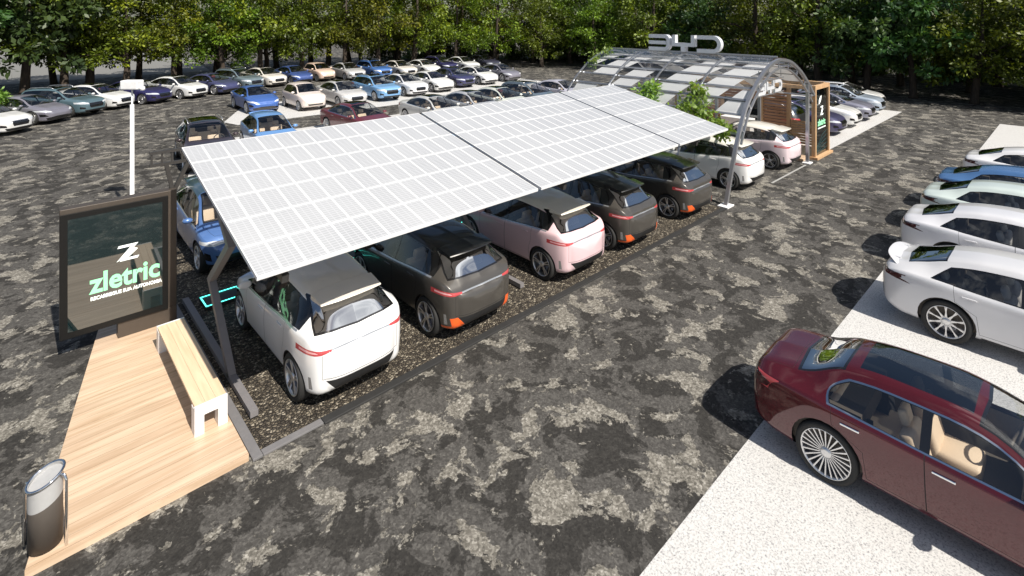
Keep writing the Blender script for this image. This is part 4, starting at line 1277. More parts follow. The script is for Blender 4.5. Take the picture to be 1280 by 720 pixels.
front = [((-3.6, 47.5), 'broadleaf tree at the left edge of the grove, beside the sunlit bush'),
 ((.55, 47.8), 'broadleaf tree behind the grey lilac coupe with its thick trunk on pale ground'),
 ((2.6, 48.6), 'broadleaf tree behind the dark teal wagon at the left end of the back row'),
 ((4.1, 49.4), 'slim tree between the dark teal wagon and the white saloon of the back row'),
 ((6.0, 47.6), 'leaning tree just behind the lamp post head and the indigo saloon'),
 ((9.2, 48.6), 'broadleaf tree behind the white coupe next to the indigo saloon'),
 ((12.4, 47.6), 'broadleaf tree behind the dark navy coupe of the back row'),
 ((15.6, 48.3), 'broadleaf tree behind the cream saloon in the back row'),
 ((18.6, 47.0), 'broadleaf tree behind the small beige car in the back row'),
 ((22.2, 46.6), 'broadleaf tree behind the silver saloon of the back row'),
 ((25.6, 46.2), 'broadleaf tree behind the blue wagon of the back row'),
 ((29.0, 45.6), 'broadleaf tree behind the white coupe near the right end of the back row'),
 ((33.0, 44.0), 'broadleaf tree behind the indigo wagon of the back row'),
 ((36.8, 42.2), 'broadleaf tree behind the dark purple saloon ending the back row'),
 ((40.2, 38.6), 'broadleaf tree right of the back row of cars, beyond bare asphalt'),
 ((43.2, 33.8), 'broadleaf tree seen beyond the far end of the arched frame'),
 ((44.6, 28.6), 'broadleaf tree seen left of the three white roof letters'),
 ((45.0, 23.4), 'broadleaf tree seen directly above the three white roof letters'),
 ((44.6, 18.6), 'dark tree seen above the near end of the arched frame'),
 ((43.8, 13.6), 'dark shaded tree rising over the timber kiosk'),
 ((42.9, 10.3), 'dark shaded tree behind the row of cars right of the kiosk'),
 ((42.5, 7.6), 'dark shaded tree at the end of the driveway, nearest the white saloon'),
 ((42.4, 4.6), 'dark shaded tree with forked trunk at the end of the driveway'),
 ((42.6, 1.2), 'dark shaded tree near the right edge behind the far white paving'),
 ((43.0, -3.0), 'dark shaded tree at the right end of the grove')]
for (x, y), lb in front: place_tree(x, y, lb, None)
ring = [(-14, 49), (-6, 52), (3, 53.5), (12, 53), (20, 51.5), (28, 50), (35, 47.5), (41, 43.5), (46, 38), (49, 31), (50, 23), (49.5, 15), (48.5, 7), (48.5, -1), (49, -9), (48, -16)]
def along(ring, step, off):
    out = []; acc = 0
    for (x0, y0), (x1, y1) in zip(ring, ring[1:]):
        l = math.hypot(x1-x0, y1-y0); n = max(1, round(l/step))
        nx, ny = (y1-y0)/l, -(x1-x0)/l
        for k in range(n):
            t = (k+.5)/n; out.append((x0+(x1-x0)*t-nx*off+trng.uniform(-.8, .8), y0+(y1-y0)*t-ny*off+trng.uniform(-.8, .8)))
    return out
for i, (x, y) in enumerate(along(ring, 3.6, 0.)): place_tree(x, y, 'dark green broadleaf tree standing in the depth of the grove behind other trunks', 'inner trees of the grove')
for i, (x, y) in enumerate(along(ring, 4.2, 5.)):
    if x > 12: place_tree(x, y, 'dark green broadleaf tree standing in the depth of the grove behind other trunks', 'inner trees of the grove', sc=1.15)
for (x, y) in ((44.5, -7), (42, -9), (46, -12), (40.5, -12.5), (44, -16), (39, -17)): place_tree(x, y, 'dark green broadleaf tree standing in the depth of the grove behind other trunks', 'inner trees of the grove', sc=1.25)
# bushes
def bush_mesh(seed, w, h, m, cnt=60, size=.2):
    rng = random.Random(seed); cl = []
    for _ in range(cnt):
        a = rng.uniform(0, 6.28); r = w*math.sqrt(rng.random()); z = h*rng.random()*(1-.5*(r/w)**2)
        cl.append((Vector((r*math.cos(a), r*math.sin(a), z+.1)), .35, 55))
    return leaves_mesh('bush', cl, size, m, rng, .55)
BUSH = [bush_mesh(3, 1.5, 1.8, M['hedge_leaf']), bush_mesh(4, 1.9, 2.5, M['hedge_leaf'], 80)]
sb = bpy.data.objects.new('bush', bush_mesh(9, 1.15, 2.0, M['vine_leaf'], 50, .2)); C.objects.link(sb); sb.location = (-1.1, 35.6, 0)
tag(sb, 'sunlit leafy green bush at the left edge behind the first white saloon', 'bush')
for i, (x, y) in enumerate(along([(30, 56), (44, 47), (53, 34), (55, 20), (54.5, 8), (54, -6)], 3.2, 2.5)):
    o = bpy.data.objects.new('bush', BUSH[i % 2]); C.objects.link(o); o.location = (x, y, 0); o.rotation_euler = (0, 0, trng.uniform(0, 6)); s = trng.uniform(1., 1.6); o.scale = (s, s, s)
    tag(o, 'pale green bush glimpsed between the trunks of the grove', 'bush', 'bushes beyond the grove')

# ------------------------------------------------------------------ arched frame
ARC = [(14.51, 0), (14.86, .89), (15.37, 1.95), (15.80, 2.59), (16.36, 3.08), (17.02, 3.50), (17.68, 3.76), (18.34, 3.87), (19.03, 3.80), (20.13, 3.40), (20.92, 2.91), (21.59, 2.38)]
cum = [0.]
for a, c_ in zip(ARC, ARC[1:]): cum.append(cum[-1]+math.hypot(c_[0]-a[0], c_[1]-a[1]))
fu, fz = pchip(list(zip(cum, [p[0] for p in ARC]))), pchip(list(zip(cum, [p[1] for p in ARC])))
SA = cum[-1]
def arcp(s, d=0.):
    u, z = fu(s), fz(s)
    tu, tz = fu(min(SA, s+.05))-fu(max(0, s-.05)), fz(min(SA, s+.05))-fz(max(0, s-.05)); l = math.hypot(tu, tz)
    return u-tz/l*d, z+tu/l*d
vault = empty('arched_frame', (18.1, 10.2, 0)); tag(vault, 'long barrel-shaped aluminium frame with white fabric panels over two parking bays', 'arched frame')
VP = lambda u, v, z: Vector((u-18.1, v-10.2, z))
ribs = [6.84, 8.54, 10.24, 11.94, 13.64]
for i, v in enumerate(ribs):
    bm = bmesh.new()
    for d in ((0., .26) if i == 0 else (0.,)):
        s1 = SA; s0 = 0. if d == 0. else cum[2]-.3
        prev = None
        for k in range(41):
            s = s0+(s1-s0)*k/40
            hh = .045 if i == 0 else .026; a, c_ = arcp(s, -d+hh if d == 0 else -d), arcp(s, -d-hh if d == 0 else -d-.05)
            w = (.05 if i == 0 else .024) if d == 0 else .03
            q = [bm.verts.new(VP(a[0], v-w, a[1])), bm.verts.new(VP(a[0], v+w, a[1])), bm.verts.new(VP(c_[0], v+w, c_[1])), bm.verts.new(VP(c_[0], v-w, c_[1]))]
            if prev:
                for j in range(4): bm.faces.new((prev[j], prev[(j+1) % 4], q[(j+1) % 4], q[j]))
            else: bm.faces.new(q)
            prev = q
        bm.faces.new(prev[::-1])
    if i == 0:
        for k in range(9):
            s = cum[2]+.1+(SA-cum[2]-.3)*k/8; a, c_ = arcp(s, -.05), arcp(s, -.26); bar(bm, VP(a[0], v, a[1]), VP(c_[0], v, c_[1]), .03, .03, up=(0, 1, 0))
    bmesh.ops.recalc_face_normals(bm, faces=bm.faces[:])
    finish('rib', bm, M['silver_steel'], vault)
    bm = bmesh.new(); bx(bm, 14.32-18.1, 14.72-18.1, v-.15-10.2, v+.15-10.2, 0, .04, bev=.008); finish('base_plate', bm, M['white_metal'], vault)
    bm = bmesh.new(); bx(bm, 20.93-.05-18.1, 20.93+.05-18.1, v-.05-10.2, v+.05-10.2, .04, 2.86); finish('post', bm, M['silver_steel'], vault)
    bm = bmesh.new(); bx(bm, 20.75-18.1, 21.1-18.1, v-.13-10.2, v+.13-10.2, 0, .04, bev=.008); finish('base_plate', bm, M['white_metal'], vault)
    bm = bmesh.new(); bx(bm, 20.99-18.1, 21.62-18.1, v-.03-10.2, v+.03-10.2, 2.37, 2.43); finish('tie_bar', bm, M['silver_steel'], vault)
prl = [cum[2]-.05, cum[2]+.55, cum[3]+.35, cum[4]+.12, cum[4]+.65, cum[5]+.5, cum[6]+.25, cum[7]-.02, cum[8]-.1, cum[8]+.55, cum[9]+.1, cum[9]+.7, SA-.1]
for s in prl:
    bm = bmesh.new(); a = arcp(s, -.09); a2 = arcp(s+.02, -.09)
    bar(bm, VP(a[0], 6.9, a[1]), VP(a[0], 13.6, a[1]), .06, .035, up=(-(a2[1]-a[1]), 0, a2[0]-a[0])); finish('purlin', bm, M['silver_steel'], vault)
bm = bmesh.new()
for k in range(26):
    v = 6.95+k*.26; a = arcp(cum[7]-.02, -.07); bar(bm, VP(a[0], v, a[1]-.06), VP(a[0], v, a[1]+.10), .02, .03, up=(0, 1, 0))
a = arcp(cum[7], .09); bar(bm, VP(a[0], 6.9, a[1]), VP(a[0], 13.6, a[1]), .07, .05)
finish('ridge_rail', bm, M['silver_steel'], vault)
# fabric: slanted panes between the ribs and purlins
M['fabric_sheer'] = glass_mat('sheer', (1, 1, 1), 0.)
nt_ = M['fabric_sheer'].node_tree; nt_.nodes.clear()
out_ = N(nt_, 'ShaderNodeOutputMaterial'); df_ = N(nt_, 'ShaderNodeBsdfPrincipled'); df_.inputs['Base Color'].default_value = (.84, .84, .85, 1); tl_ = N(nt_, 'ShaderNodeBsdfTranslucent'); tl_.inputs['Color'].default_value = (.8, .8, .8, 1); ms_ = N(nt_, 'ShaderNodeMixShader'); ms_.inputs[0].default_value = .35
nt_.links.new(df_.outputs[0], ms_.inputs[1]); nt_.links.new(tl_.outputs[0], ms_.inputs[2]); nt_.links.new(ms_.outputs[0], out_.inputs['Surface'])
frng = random.Random(3)
for kb_ in range(7):
    a0 = 15.4-1.55*kb_+frng.uniform(-.15, .15); wd = frng.uniform(.85, 1.1)
    for j in range(1, len(prl)-1):
        s0, s1 = prl[j]+.04, prl[j+1]-.04
        if (kb_*5+j*3) % 11 == 0: continue
        cl = lambda v: min(13.55, max(6.95, v))
        e0 = [cl(a0-.55*(s-prl[1])) for s in (s0, s1)]; e1 = [cl(a0-wd-.55*(s-prl[1])) for s in (s0, s1)]
        if min(e0[0]-e1[0], e0[1]-e1[1]) < .12: continue
        bm = bmesh.new(); n = 4; prev = None
        for k in range(n+1):
            t = k/n; s = s0+(s1-s0)*t; r = []
            for v in (e1[0]+(e1[1]-e1[0])*t, e0[0]+(e0[1]-e0[0])*t):
                for d in (-.13, -.137):
                    a = arcp(s, d); r.append(bm.verts.new(VP(a[0], v, a[1])))
            if prev:
                for x_, y_ in ((0, 2), (3, 1), (2, 3), (1, 0)): bm.faces.new((prev[x_], prev[y_], r[y_], r[x_]))
            prev = r
        bmesh.ops.recalc_face_normals(bm, faces=bm.faces[:])
        finish('fabric_panel', bm, M['fabric_sheer'], vault)

bm = bmesh.new()
prev = None
for k in range(33):
    s = prl[1]+(prl[-1]-prl[1])*k/32; a = arcp(s, .075)
    q = (bm.verts.new(VP(a[0], 6.9, a[1])), bm.verts.new(VP(a[0], 13.6, a[1])))
    if prev:
        f = bm.faces.new((prev[0], prev[1], q[1], q[0])); f.smooth = True
    prev = q
bm.normal_update()
bmesh.ops.reverse_faces(bm, faces=bm.faces[:])
finish('glass_skin', bm, glass_mat('skin_glass', (.95, .96, .96), .03, .02), vault)

# vines hanging on the frame
def vine(name, spots, label, n=1.):
    rng = random.Random(len(spots)*7+int(spots[0][0]*10)); cl = []
    bm = bmesh.new(); path = []
    for v, s, r in spots:
        a = arcp(s, -.02); path.append((a[0], v, a[1]-.03))
        for _ in range(int(7*n)): cl.append((Vector((a[0]+rng.uniform(-.15, .15)-.03, v+rng.uniform(-r, r), a[1]+rng.uniform(-r*.8, r*.45))), rng.uniform(.12, .30), 17))
    tube(bm, path, .014, 5)
    o = finish(name, bm, M['bark'])
    l = bpy.data.objects.new('foliage', leaves_mesh('foliage', cl, .15, M['vine_leaf'], rng, .6)); C.objects.link(l); l.parent = o
    tag(o, label, 'vine')
c2 = cum[2]
vine('climbing_vine', [(7.35, c2+.1, .25), (7.6, c2+.0, .35), (7.8, c2+.3, .4), (8.2, c2+.4, .45), (8.5, c2+.5, .4), (8.45, c2+.95, .3), (8.5, c2+1.3, .2)], 'bushy green vine climbing the frame nearest its front arch', 1.9)
vine('climbing_vine', [(8.8, c2-.3, .3), (9.1, c2-.1, .4), (9.4, c2+.2, .45), (9.8, c2+.3, .5), (10.3, c2+.4, .45), (10.25, c2+.9, .3), (10.2, c2+1.2, .2)], 'bushy green vine on the middle of the frame beside the solar panels', 1.8)
vine('climbing_vine', [(10.9, c2+.3, .3), (11.6, c2+.45, .35), (12.2, c2+.5, .25), (12.9, c2+.3, .25), (13.5, c2+.2, .2)], 'thin trailing vine along the far end of the frame', .9)
vine('climbing_vine', [(13.5, cum[5], .2), (13.6, cum[6]-.1, .2), (13.55, cum[7]-.2, .15)], 'thin vine on the ridge at the far end of the frame', .7)

# white letters on the ridge
lt = empty('roof_letters', (18.34, 10.2, 3.97)); tag(lt, 'three bold white letters standing on the ridge of the arched frame', 'sign letters')
def arc_pts(cx_, cy_, r, a0, a1, n=8): return [(cx_+r*math.cos(a0+(a1-a0)*k/n), cy_+r*math.sin(a0+(a1-a0)*k/n)) for k in range(n+1)]
def stroke(bm, pts, t, h0, h1, frame):
    pts = [Vector(p) for p in pts]; L_, R_ = [], []
    for k, p in enumerate(pts):
        d0 = (pts[k]-pts[k-1]).normalized() if k else (pts[1]-pts[0]).normalized()
        d1 = (pts[k+1]-pts[k]).normalized() if k < len(pts)-1 else d0
        n0 = Vector((-d0.y, d0.x)); n1 = Vector((-d1.y, d1.x)); mm = (n0+n1)/max(.4, 1+n0.dot(n1))
        L_.append(p+mm*t/2); R_.append(p-mm*t/2)
    prism(bm, L_+R_[::-1], h0, h1, frame)
def byd(fr, w, h, t, h0, h1, gap, name, m, parent):
    b_ = t/2; r = h*.24
    for k in range(3):
        bm = bmesh.new(); x0 = k*(w+gap); f2 = lambda p, hh: fr((p[0]+x0, p[1]), hh)
        if k == 0:
            stroke(bm, [(0, h-b_), (w-b_-r, h-b_)]+arc_pts(w-b_-r, h-b_-r, r, PI/2, 0)+arc_pts(w-b_-r, b_+r, r, 0, -PI/2)+[(0, b_)], t, h0, h1, f2)
            stroke(bm, [(0, h/2), (w-t*1.2, h/2)], t, h0+.004, h1-.004, f2)
        elif k == 1:
            stroke(bm, [(b_, h), (b_, h*.42), (w-b_, h*.42), (w-b_, h)], t, h0, h1, f2)
            stroke(bm, [(w/2, h*.42-b_), (w/2, 0)], t*1.3, h0, h1, f2)
        else:
            r2 = h/2-b_
            stroke(bm, [(0, h-b_), (w-b_-r2, h-b_)]+arc_pts(w-b_-r2, h/2, r2, PI/2, -PI/2, 14)+[(0, b_)], t, h0, h1, f2)
        finish(name, bm, m, parent)
byd(lambda p, hh: Vector((hh, 1.5-p[0], p[1])), .91, .62, .135, -.10, .10, .10, 'letter', M['letter'], lt)

# white sign board hung inside the front arch
hs = empty('hanging_sign', (18.0, 7.0, 2.72)); tag(hs, 'three small white letters on rails hanging inside the front arch', 'sign')
bm = bmesh.new(); bx(bm, -1.1, 1.1, -.02, .02, .50, .53); bx(bm, -1.1, 1.1, -.02, .02, .035, .06)
bar(bm, (-.9, 0, .55), (-.9, 0, .86), .02, .02); bar(bm, (.9, 0, .55), (.9, 0, .90), .02, .02)
finish('rail', bm, M['silver_steel'], hs)
byd(lambda p, hh: Vector((p[0]-.98, -hh, p[1]+.07)), .60, .40, .095, -.03, .03, .06, 'letter', M['letter'], hs)

# ------------------------------------------------------------------ kiosk
k = empty('kiosk', (22.4, 9.4, 0)); tag(k, 'open timber kiosk with dark slatted walls beside the arched frame', 'kiosk')
KP = lambda u, v, z: (u-22.4, v-9.4, z)
def kb(name, u0, u1, v0, v1, z0, z1, m):
    bm = bmesh.new(); bx(bm, u0-22.4, u1-22.4, v0-9.4, v1-9.4, z0, z1, bev=.006); return finish(name, bm, M[m], k)
kb('floor', 21.0, 23.35, 7.0, 12.5, 0, .10, 'deck')
for v in (6.98, 8.22, 9.30, 11.0, 12.4): kb('post', 23.15, 23.29, v, v+.14, .102, 2.56, 'kiosk_wood')
kb('beam', 23.14, 23.30, 6.98, 12.54, 2.562, 2.72, 'kiosk_wood')
kb('beam', 21.62, 21.78, 7.0, 12.54, 2.562, 2.70, 'kiosk_wood')
kb('post', 21.63, 21.77, 12.4, 12.54, .102, 2.56, 'kiosk_wood')
bm = bmesh.new()
for i in range(17):
    z = .16+i*.125; bx(bm, 23.19-22.4, 23.225-22.4, 8.365-9.4, 9.295-9.4, z, z+.095)
finish('slat_wall', bm, M['slat_wood'], k)
bm = bmesh.new()
for i in range(9):
    z = .16+i*.105; bx(bm, 23.19-22.4, 23.225-22.4, 7.125-9.4, 8.215-9.4, z, z+.085)
finish('low_slat_wall', bm, M['kiosk_wood'], k)
bm = bmesh.new()
for i in range(4):
    z = 1.75+i*.125; bx(bm, 23.19-22.4, 23.225-22.4, 9.445-9.4, 12.395-9.4, z, z+.095)
for i in range(14):
    z = .16+i*.115; bx(bm, 23.19-22.4, 23.225-22.4, 11.145-9.4, 12.395-9.4, z, z+.09)
finish('slat_wall', bm, M['slat_wood'], k)
bm = bmesh.new(); bx(bm, 23.20-22.4, 23.215-22.4, 9.445-9.4, 10.995-9.4, .12, 1.72); finish('window', bm, M['panel_dark'], k)
bm = bmesh.new(); bx(bm, 22.6-22.4, 23.1-22.4, 9.6-9.4, 10.9-9.4, .102, .95, bev=.01); finish('counter', bm, M['white_metal'], k)
# advertising panel at the kiosk front
ap = empty('advert_panel', (22.42, 6.86, 0)); tag(ap, 'tall smoked glass panel in a timber frame with small green lettering at the kiosk front', 'sign panel')
bm = bmesh.new(); bx(bm, -.80, -.69, -.07, .07, 0, 2.72, bev=.005); finish('side_post', bm, M['kiosk_wood'], ap)
bm = bmesh.new(); bx(bm, .69, .80, -.07, .07, 0, 2.72, bev=.005); finish('side_post', bm, M['kiosk_wood'], ap)
bm = bmesh.new(); bx(bm, -.688, .688, -.065, .065, 2.56, 2.71, bev=.005); finish('top_rail', bm, M['kiosk_wood'], ap)
bm = bmesh.new(); bx(bm, -.86, .9, -.16, .12, -.0, .09, bev=.005)
finish('sill', bm, M['kiosk_wood'], ap)
bm = bmesh.new(); bx(bm, -.686, .686, -.02, .02, .092, 2.558); gp = finish('glass', bm, M['panel_dark'], ap)
text_mesh('lettering', 'zletric', .33, M['txt_green'], gp, (-.40, -.024, 1.18), (PI/2, 0, 0), .002, .010)
text_mesh('lettering', 'RECARREGUE SUA AUTONOMIA', .058, M['txt_white'], gp, (-.39, -.024, 1.06), (PI/2, 0, 0), .002, .002)
z_mark('emblem', .30, .34, gp, (-.12, -.0235, 1.55), (PI/2, 0, 0), M['txt_white'])
bm = bmesh.new()
pts = [(-.30, 1.98), (-.18, 2.02), (-.05, 2.14), (.0, 2.30), (-.14, 2.26), (-.27, 2.14)]
prism(bm, pts, 0, .004, lambda p, h: Vector((p[0], -.0205-h, p[1]))); finish('leaf_emblem', bm, M['txt_white'], gp)
bm = bmesh.new()
for q in range(5):
    stroke(bm, [(-.66, .14+q*.05), (-.25, .16+q*.10), (.1, .24+q*.14), (.66, .28+q*.16)], .012, 0.021, .023, lambda p, h: Vector((p[0], -h, p[1])))
finish('wave_pattern', bm, mat('wave_teal', (.012, .10, .11), .4), gp)
# ------------------------------------------------------------------ the cars
UP, DN = PI/2, -PI/2
WHITE, GREY, PINK = (.80, .80, .80), (.085, .078, .070), (.72, .52, .55)
HL = 1.683
gH = 'electric hatchbacks in the covered bays'
for u, col, roof, acc, seat, lb in (
    (3.555, WHITE, (.76, .71, .63), None, 'seat_grey', 'white hatchback with a beige roof parked nearest the bench'),
    (5.75, GREY, (.02, .02, .02), 'orange', 'seat_beige', 'dark grey hatchback with orange bumper corners between the white and pink ones'),
    (8.50, PINK, (.74, .70, .61), None, 'seat_beige', 'pink hatchback with a beige roof under the middle of the canopy'),
    (10.54, GREY, (.022, .022, .022), 'orange', 'seat_beige', 'dark grey hatchback with orange bumper corners just right of the pink one'),
    (13.24, GREY, (.03, .03, .028), 'orange', 'seat_beige', 'dark grey hatchback with orange bumper corners beside the arch foot'),
    (16.70, WHITE, (.74, .72, .66), None, 'seat_grey', 'white hatchback with cream roof under the arched frame'),
    (19.86, (.74, .62, .66), (.74, .72, .66), None, 'seat_grey', 'pale pink hatchback with cream roof beside the kiosk')):
    place_car('hatch', 'hatchback', (u, 6.88+HL, .012 if u < 14.3 else 0.), UP, col, lb, 'car', gH, roof=roof, accent=acc, seat=seat, metal=.35 if col == GREY else 0., rough=.3)
place_car('hatch', 'hatchback', (3.52, 12.0+HL, .012), DN, (.10, .20, .46), 'blue hatchback facing out behind the totem sign, beige seats showing', 'car', roof=(.05, .09, .12), metal=.3)
# right-hand row, tails to the driveway
for kind, u, rear, col, metal, rough, lb in (
    ('limo', 7.51, 2.90, (.085, .009, .014), .3, .10, 'burgundy saloon with glass roof and many-spoked wheels on the white paving'),
    ('coupe_wing', 11.88, 2.45, (.66, .66, .68), .1, .3, 'silver white fastback with a tail wing next to the burgundy saloon'),
    ('coupe', 14.75, 2.75, (.70, .70, .73), .1, .3, 'pearl white fastback coupe between the winged fastback and the mint one'),
    ('coupe', 17.1, 2.80, (.60, .68, .65), .1, .3, 'pale mint fastback coupe beside the blue coupe'),
    ('coupe', 19.1, 2.80, (.09, .20, .42), .3, .25, 'blue coupe in the right-hand row beside the mint one'),
    ('coupe', 22.2, 2.60, (.72, .72, .74), .0, .3, 'white coupe last in the right-hand row beyond the blue coupe')):
    Lh = 1.925 if kind == 'limo' else 1.95
    place_car(kind, 'sedan' if kind == 'limo' else 'fastback_coupe', (u, rear-Lh), DN, col, lb, 'car', None, metal=metal, rough=rough, seat='seat_beige' if kind == 'limo' else 'seat_grey')
LEN = {'sedan': 2.475*.86, 'coupe': 1.95, 'hatch': 1.683, 'wagon': 2.35*.88, 'small': 1.8*.93}
NM = {'sedan': 'sedan', 'coupe': 'fastback_coupe', 'hatch': 'hatchback', 'wagon': 'station_wagon', 'small': 'small_car'}
def nose_at(kind, u, v, rot, col, lb, group, **kw):
    a = math.radians(-90+rot); L_ = LEN[kind]
    return place_car(kind, NM[kind], (u-math.cos(a)*L_, v-math.sin(a)*L_), a, col, lb, 'car', group, **kw)
W2, CRM, SIL, TEAL = (.78, .78, .77), (.76, .72, .66), (.52, .52, .52), (.10, .16, .19)
INDI, NAVY, BLUE, LTB, LIL = (.028, .025, .10), (.03, .04, .10), (.05, .12, .38), (.16, .34, .62), (.20, .195, .235)
g1 = 'cars parked along the trees'
for kind, u, v, rot, col, lb in (
    ('sedan', .25, 32.6, 42, W2, 'white saloon cut off at the left end of the back row'),
    ('coupe', 1.75, 34.7, 41, LIL, 'grey lilac coupe second from the left end of the back row'),
    ('wagon', 3.25, 36.0, 40, TEAL, 'dark teal wagon third from the left end of the back row'),
    ('sedan', 4.75, 37.4, 38, W2, 'white saloon in the back row just left of the lamp post'),
    ('sedan', 6.75, 38.2, 34, INDI, 'indigo saloon in the back row just right of the lamp post'),
    ('sedan', 8.85, 38.9, 29, W2, 'white saloon in the back row between the indigo and navy cars'),
    ('coupe', 10.85, 39.4, 24, (.06, .065, .15), 'dark navy coupe in the back row beside the white saloon'),
    ('wagon', 12.7, 40.3, 19, (.16, .21, .24), 'dark grey teal wagon in the back row left of the cream saloon'),
    ('sedan', 14.55, 41.0, 13, CRM, 'cream saloon in the back row left of the blue coupe'),
    ('coupe', 16.55, 41.2, 6, (.05, .09, .27), 'deep blue coupe in the back row left of the small beige car'),
    ('small', 18.7, 41.8, 3, (.74, .55, .44), 'small beige round-backed car in the back row'),
    ('sedan', 20.75, 40.7, 0, SIL, 'silver saloon in the back row right of the small beige car'),
    ('wagon', 22.9, 40.1, 0, (.07, .18, .47), 'bright blue wagon in the back row right of the silver saloon'),
    ('sedan', 25.1, 39.6, 0, CRM, 'cream white saloon in the back row right of the bright blue wagon'),
    ('coupe', 27.35, 39.3, 0, W2, 'white coupe in the back row left of the indigo wagon'),
    ('wagon', 29.7, 39.8, 0, INDI, 'indigo wagon in the back row between two white cars'),
    ('sedan', 32.0, 39.4, 0, W2, 'white saloon next to last in the back row'),
    ('sedan', 34.9, 39.7, 0, (.05, .05, .085), 'dark purple saloon ending the back row')):
    nose_at(kind, u, v, rot, col, lb, g1, seat='seat_grey', metal=.2, only_far=False)
g2 = 'cars on the middle white strip'
for kind, u, v, col, lb in (
    ('coupe', 10.05, 30.3, (.055, .13, .40), 'blue coupe at the left end of the middle white strip'),
    ('small', 12.35, 29.3, (.80, .70, .64), 'small pale cream car on the middle white strip'),
    ('sedan', 14.6, 28.8, (.58, .57, .56), 'silver saloon on the middle strip beside the small cream car'),
    ('wagon', 17.2, 29.3, (.20, .40, .68), 'light blue wagon on the middle strip between silver and white saloons'),
    ('sedan', 19.6, 29.8, (.76, .76, .78), 'white saloon with grey grille right of the light blue wagon'),
    ('coupe', 22.0, 30.2, W2, 'white coupe on the middle strip left of the indigo saloon'),
    ('sedan', 24.6, 31.0, (.045, .045, .12), 'indigo saloon between the two white coupes of the middle strip'),
    ('coupe', 26.95, 31.1, W2, 'white coupe on the middle strip right of the indigo saloon'),
    ('coupe', 29.6, 31.3, LIL, 'grey lilac coupe ending the middle strip')):
    nose_at(kind, u, v, 0, col, lb, g2, seat='seat_grey', metal=.15)
g3 = 'cars in the double row behind the canopy'
for kind, u, vc, rot, col, lb, kw in (
    ('wagon', 5.15, 22.0, -6, (.035, .022, .024), 'black brown wagon at the corner of the canopy roof', {}),
    ('hatch', 7.45, 22.2, -4, (.14, .30, .60), 'light blue hatchback right of the black brown wagon', {}),
    ('sedan', 11.45, 22.6, 4, (.14, .025, .035), 'maroon saloon behind the canopy with tan interior', {'seat': 'seat_beige'}),
    ('sedan', 15.2, 22.0, 0, (.60, .60, .58), 'silver saloon behind the canopy, right of the maroon one', {}),
    ('sedan', 17.55, 22.0, 0, (.45, .46, .48), 'mid grey saloon between the silver and the greenish white cars', {}),
    ('sedan', 19.7, 22.2, 0, (.66, .69, .62), 'greenish white saloon left of the slate car behind the canopy', {}),
    ('wagon', 21.9, 22.0, 0, (.13, .17, .21), 'slate grey wagon behind the canopy', {}),
    ('coupe', 24.9, 22.3, 0, (.50, .49, .56), 'pale lilac coupe standing alone beyond the arched frame', {})):
    a = math.radians(-90+rot); place_car(kind, NM[kind], (u, vc), a, col, lb, 'car', g3, metal=.15, **kw)
for kind, u, col, lb in (
    ('coupe', 9.4, (.70, .71, .66), 'pale grey coupe just above the canopy edge, left of the light blue one'),
    ('sedan', 11.6, (.30, .52, .78), 'light blue saloon just above the canopy edge'),
    ('coupe', 13.6, W2, 'white coupe just above the gap between two solar panels'),
    ('coupe', 15.6, (.66, .64, .58), 'beige white coupe just above the canopy edge right of the panel gap'),
    ('coupe', 17.7, (.14, .24, .42), 'steel blue coupe just above the canopy edge'),
    ('coupe', 19.95, (.72, .73, .76), 'white coupe just above the canopy edge beside the arched frame')):
    place_car(kind, NM[kind], (u, 17.2), UP, col, lb, 'car', g3, metal=.1, seat='seat_grey')
g4 = 'cars right of the kiosk'
for kind, u, v, col, lb in (
    ('sedan', 27.0, 7.35, (.06, .055, .12), 'indigo saloon immediately right of the kiosk panel'),
    ('sedan', 29.4, 7.35, W2, 'white saloon second from the kiosk'),
    ('sedan', 31.8, 7.35, (.22, .22, .28), 'grey lilac saloon third from the kiosk'),
    ('wagon', 34.0, 7.4, (.36, .42, .50), 'blue grey wagon fourth from the kiosk'),
    ('sedan', 36.4, 7.9, W2, 'white saloon farthest along the row right of the kiosk')):
    nose_at(kind, u, v, 0, col, lb, g4, seat='seat_grey', metal=.15)
place_car('wagon', 'station_wagon', (25.0, 8.3+2.07), UP, (.02, .02, .022), 'black wagon with red tail lamps seen through the kiosk opening', 'car')

# ------------------------------------------------------------------ light, sky, camera
sv = Vector((.01, -.88, 1.0)).normalized()
sun = bpy.data.lights.new('sun', 'SUN'); sun.energy = 5.0; sun.angle = math.radians(.5); sun.color = (1., .935, .835)
so = bpy.data.objects.new('sun', sun); C.objects.link(so); so.rotation_euler = (-sv).to_track_quat('-Z', 'Y').to_euler(); so.location = (0, -20, 30)
w = bpy.data.worlds.new('World'); scene.world = w; w.use_nodes = True
nt = w.node_tree; sk = nt.nodes.new('ShaderNodeTexSky'); sk.sky_type = 'NISHITA'; sk.sun_disc = False
sk.sun_elevation = math.asin(sv.z); sk.sun_rotation = math.atan2(sv.x, sv.y)
tc = N(nt, 'ShaderNodeTexCoord'); mp = N(nt, 'ShaderNodeMapping'); mp.inputs['Scale'].default_value = (1.6, 1.6, 3.2); nt.links.new(tc.outputs['Generated'], mp.inputs['Vector'])
cn = noise(nt, mp.outputs['Vector'], 1.5, 7, .58, .3)
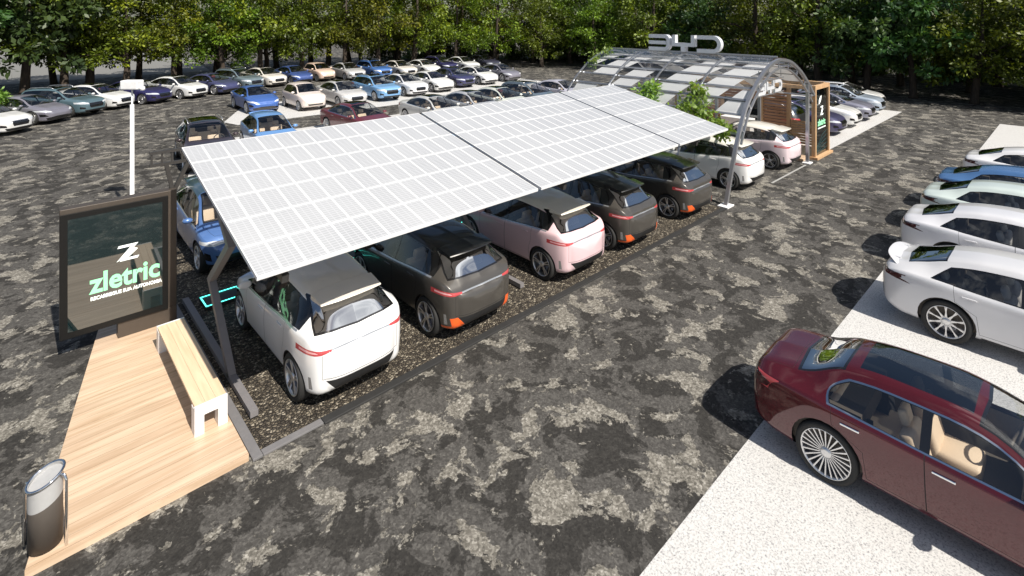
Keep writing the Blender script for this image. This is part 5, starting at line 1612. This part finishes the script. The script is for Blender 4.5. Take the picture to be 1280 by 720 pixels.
dt = N(nt, 'ShaderNodeVectorMath', operation='DOT_PRODUCT'); dt.inputs[1].default_value = Vector((.36, -.36, .86)).normalized(); nt.links.new(tc.outputs['Generated'], dt.inputs[0])  # direction of an extra cloud, added overhead for the rear windows to reflect
mr_ = N(nt, 'ShaderNodeMapRange'); mr_.inputs['From Min'].default_value = .86; mr_.inputs['From Max'].default_value = .97; mr_.inputs['To Max'].default_value = .17; nt.links.new(dt.outputs['Value'], mr_.inputs['Value'])
add_ = N(nt, 'ShaderNodeMath', operation='ADD'); nt.links.new(cn, add_.inputs[0]); nt.links.new(mr_.outputs[0], add_.inputs[1]); cn = add_.outputs[0]
cm = ramp(nt, [(.54, (0, 0, 0)), (.68, (1, 1, 1))], cn)
cl_ = mixc(nt, cm, sk.outputs[0], (8., 8.3, 8.8))
m2_ = N(nt, 'ShaderNodeMapRange'); m2_.inputs['From Max'].default_value = .12; nt.links.new(mr_.outputs[0], m2_.inputs['Value'])
m3_ = N(nt, 'ShaderNodeMath', operation='MULTIPLY'); nt.links.new(m2_.outputs[0], m3_.inputs[0]); nt.links.new(cm, m3_.inputs[1])
cl_ = mixc(nt, m3_.outputs[0], cl_, (17., 17.4, 18.))  # added cloud made brighter than the rest, to whiten those reflections
nt.links.new(cl_, nt.nodes['Background'].inputs[0]); nt.nodes['Background'].inputs[1].default_value = .06
cd = bpy.data.cameras.new('camera'); cam = bpy.data.objects.new('camera', cd); C.objects.link(cam)
cam.location = (0, 0, 5.3); cam.rotation_euler = (PI/2, 0, math.radians(-43))
cd.sensor_width = 36; cd.lens = 669/1280*36; cd.shift_y = -340/1280; cd.clip_end = 2000; cd.clip_start = .05
scene.camera = cam
vs_ = scene.view_settings
vs_.view_transform = 'Standard'; vs_.look = 'None'; vs_.exposure = .42; vs_.gamma = 1; vs_.use_curve_mapping = False
scene.render.engine = 'CYCLES'
scene.cycles.max_bounces = 8; scene.cycles.transparent_max_bounces = 16; scene.cycles.use_denoising = True
scene.cycles.sample_clamp_indirect = 6
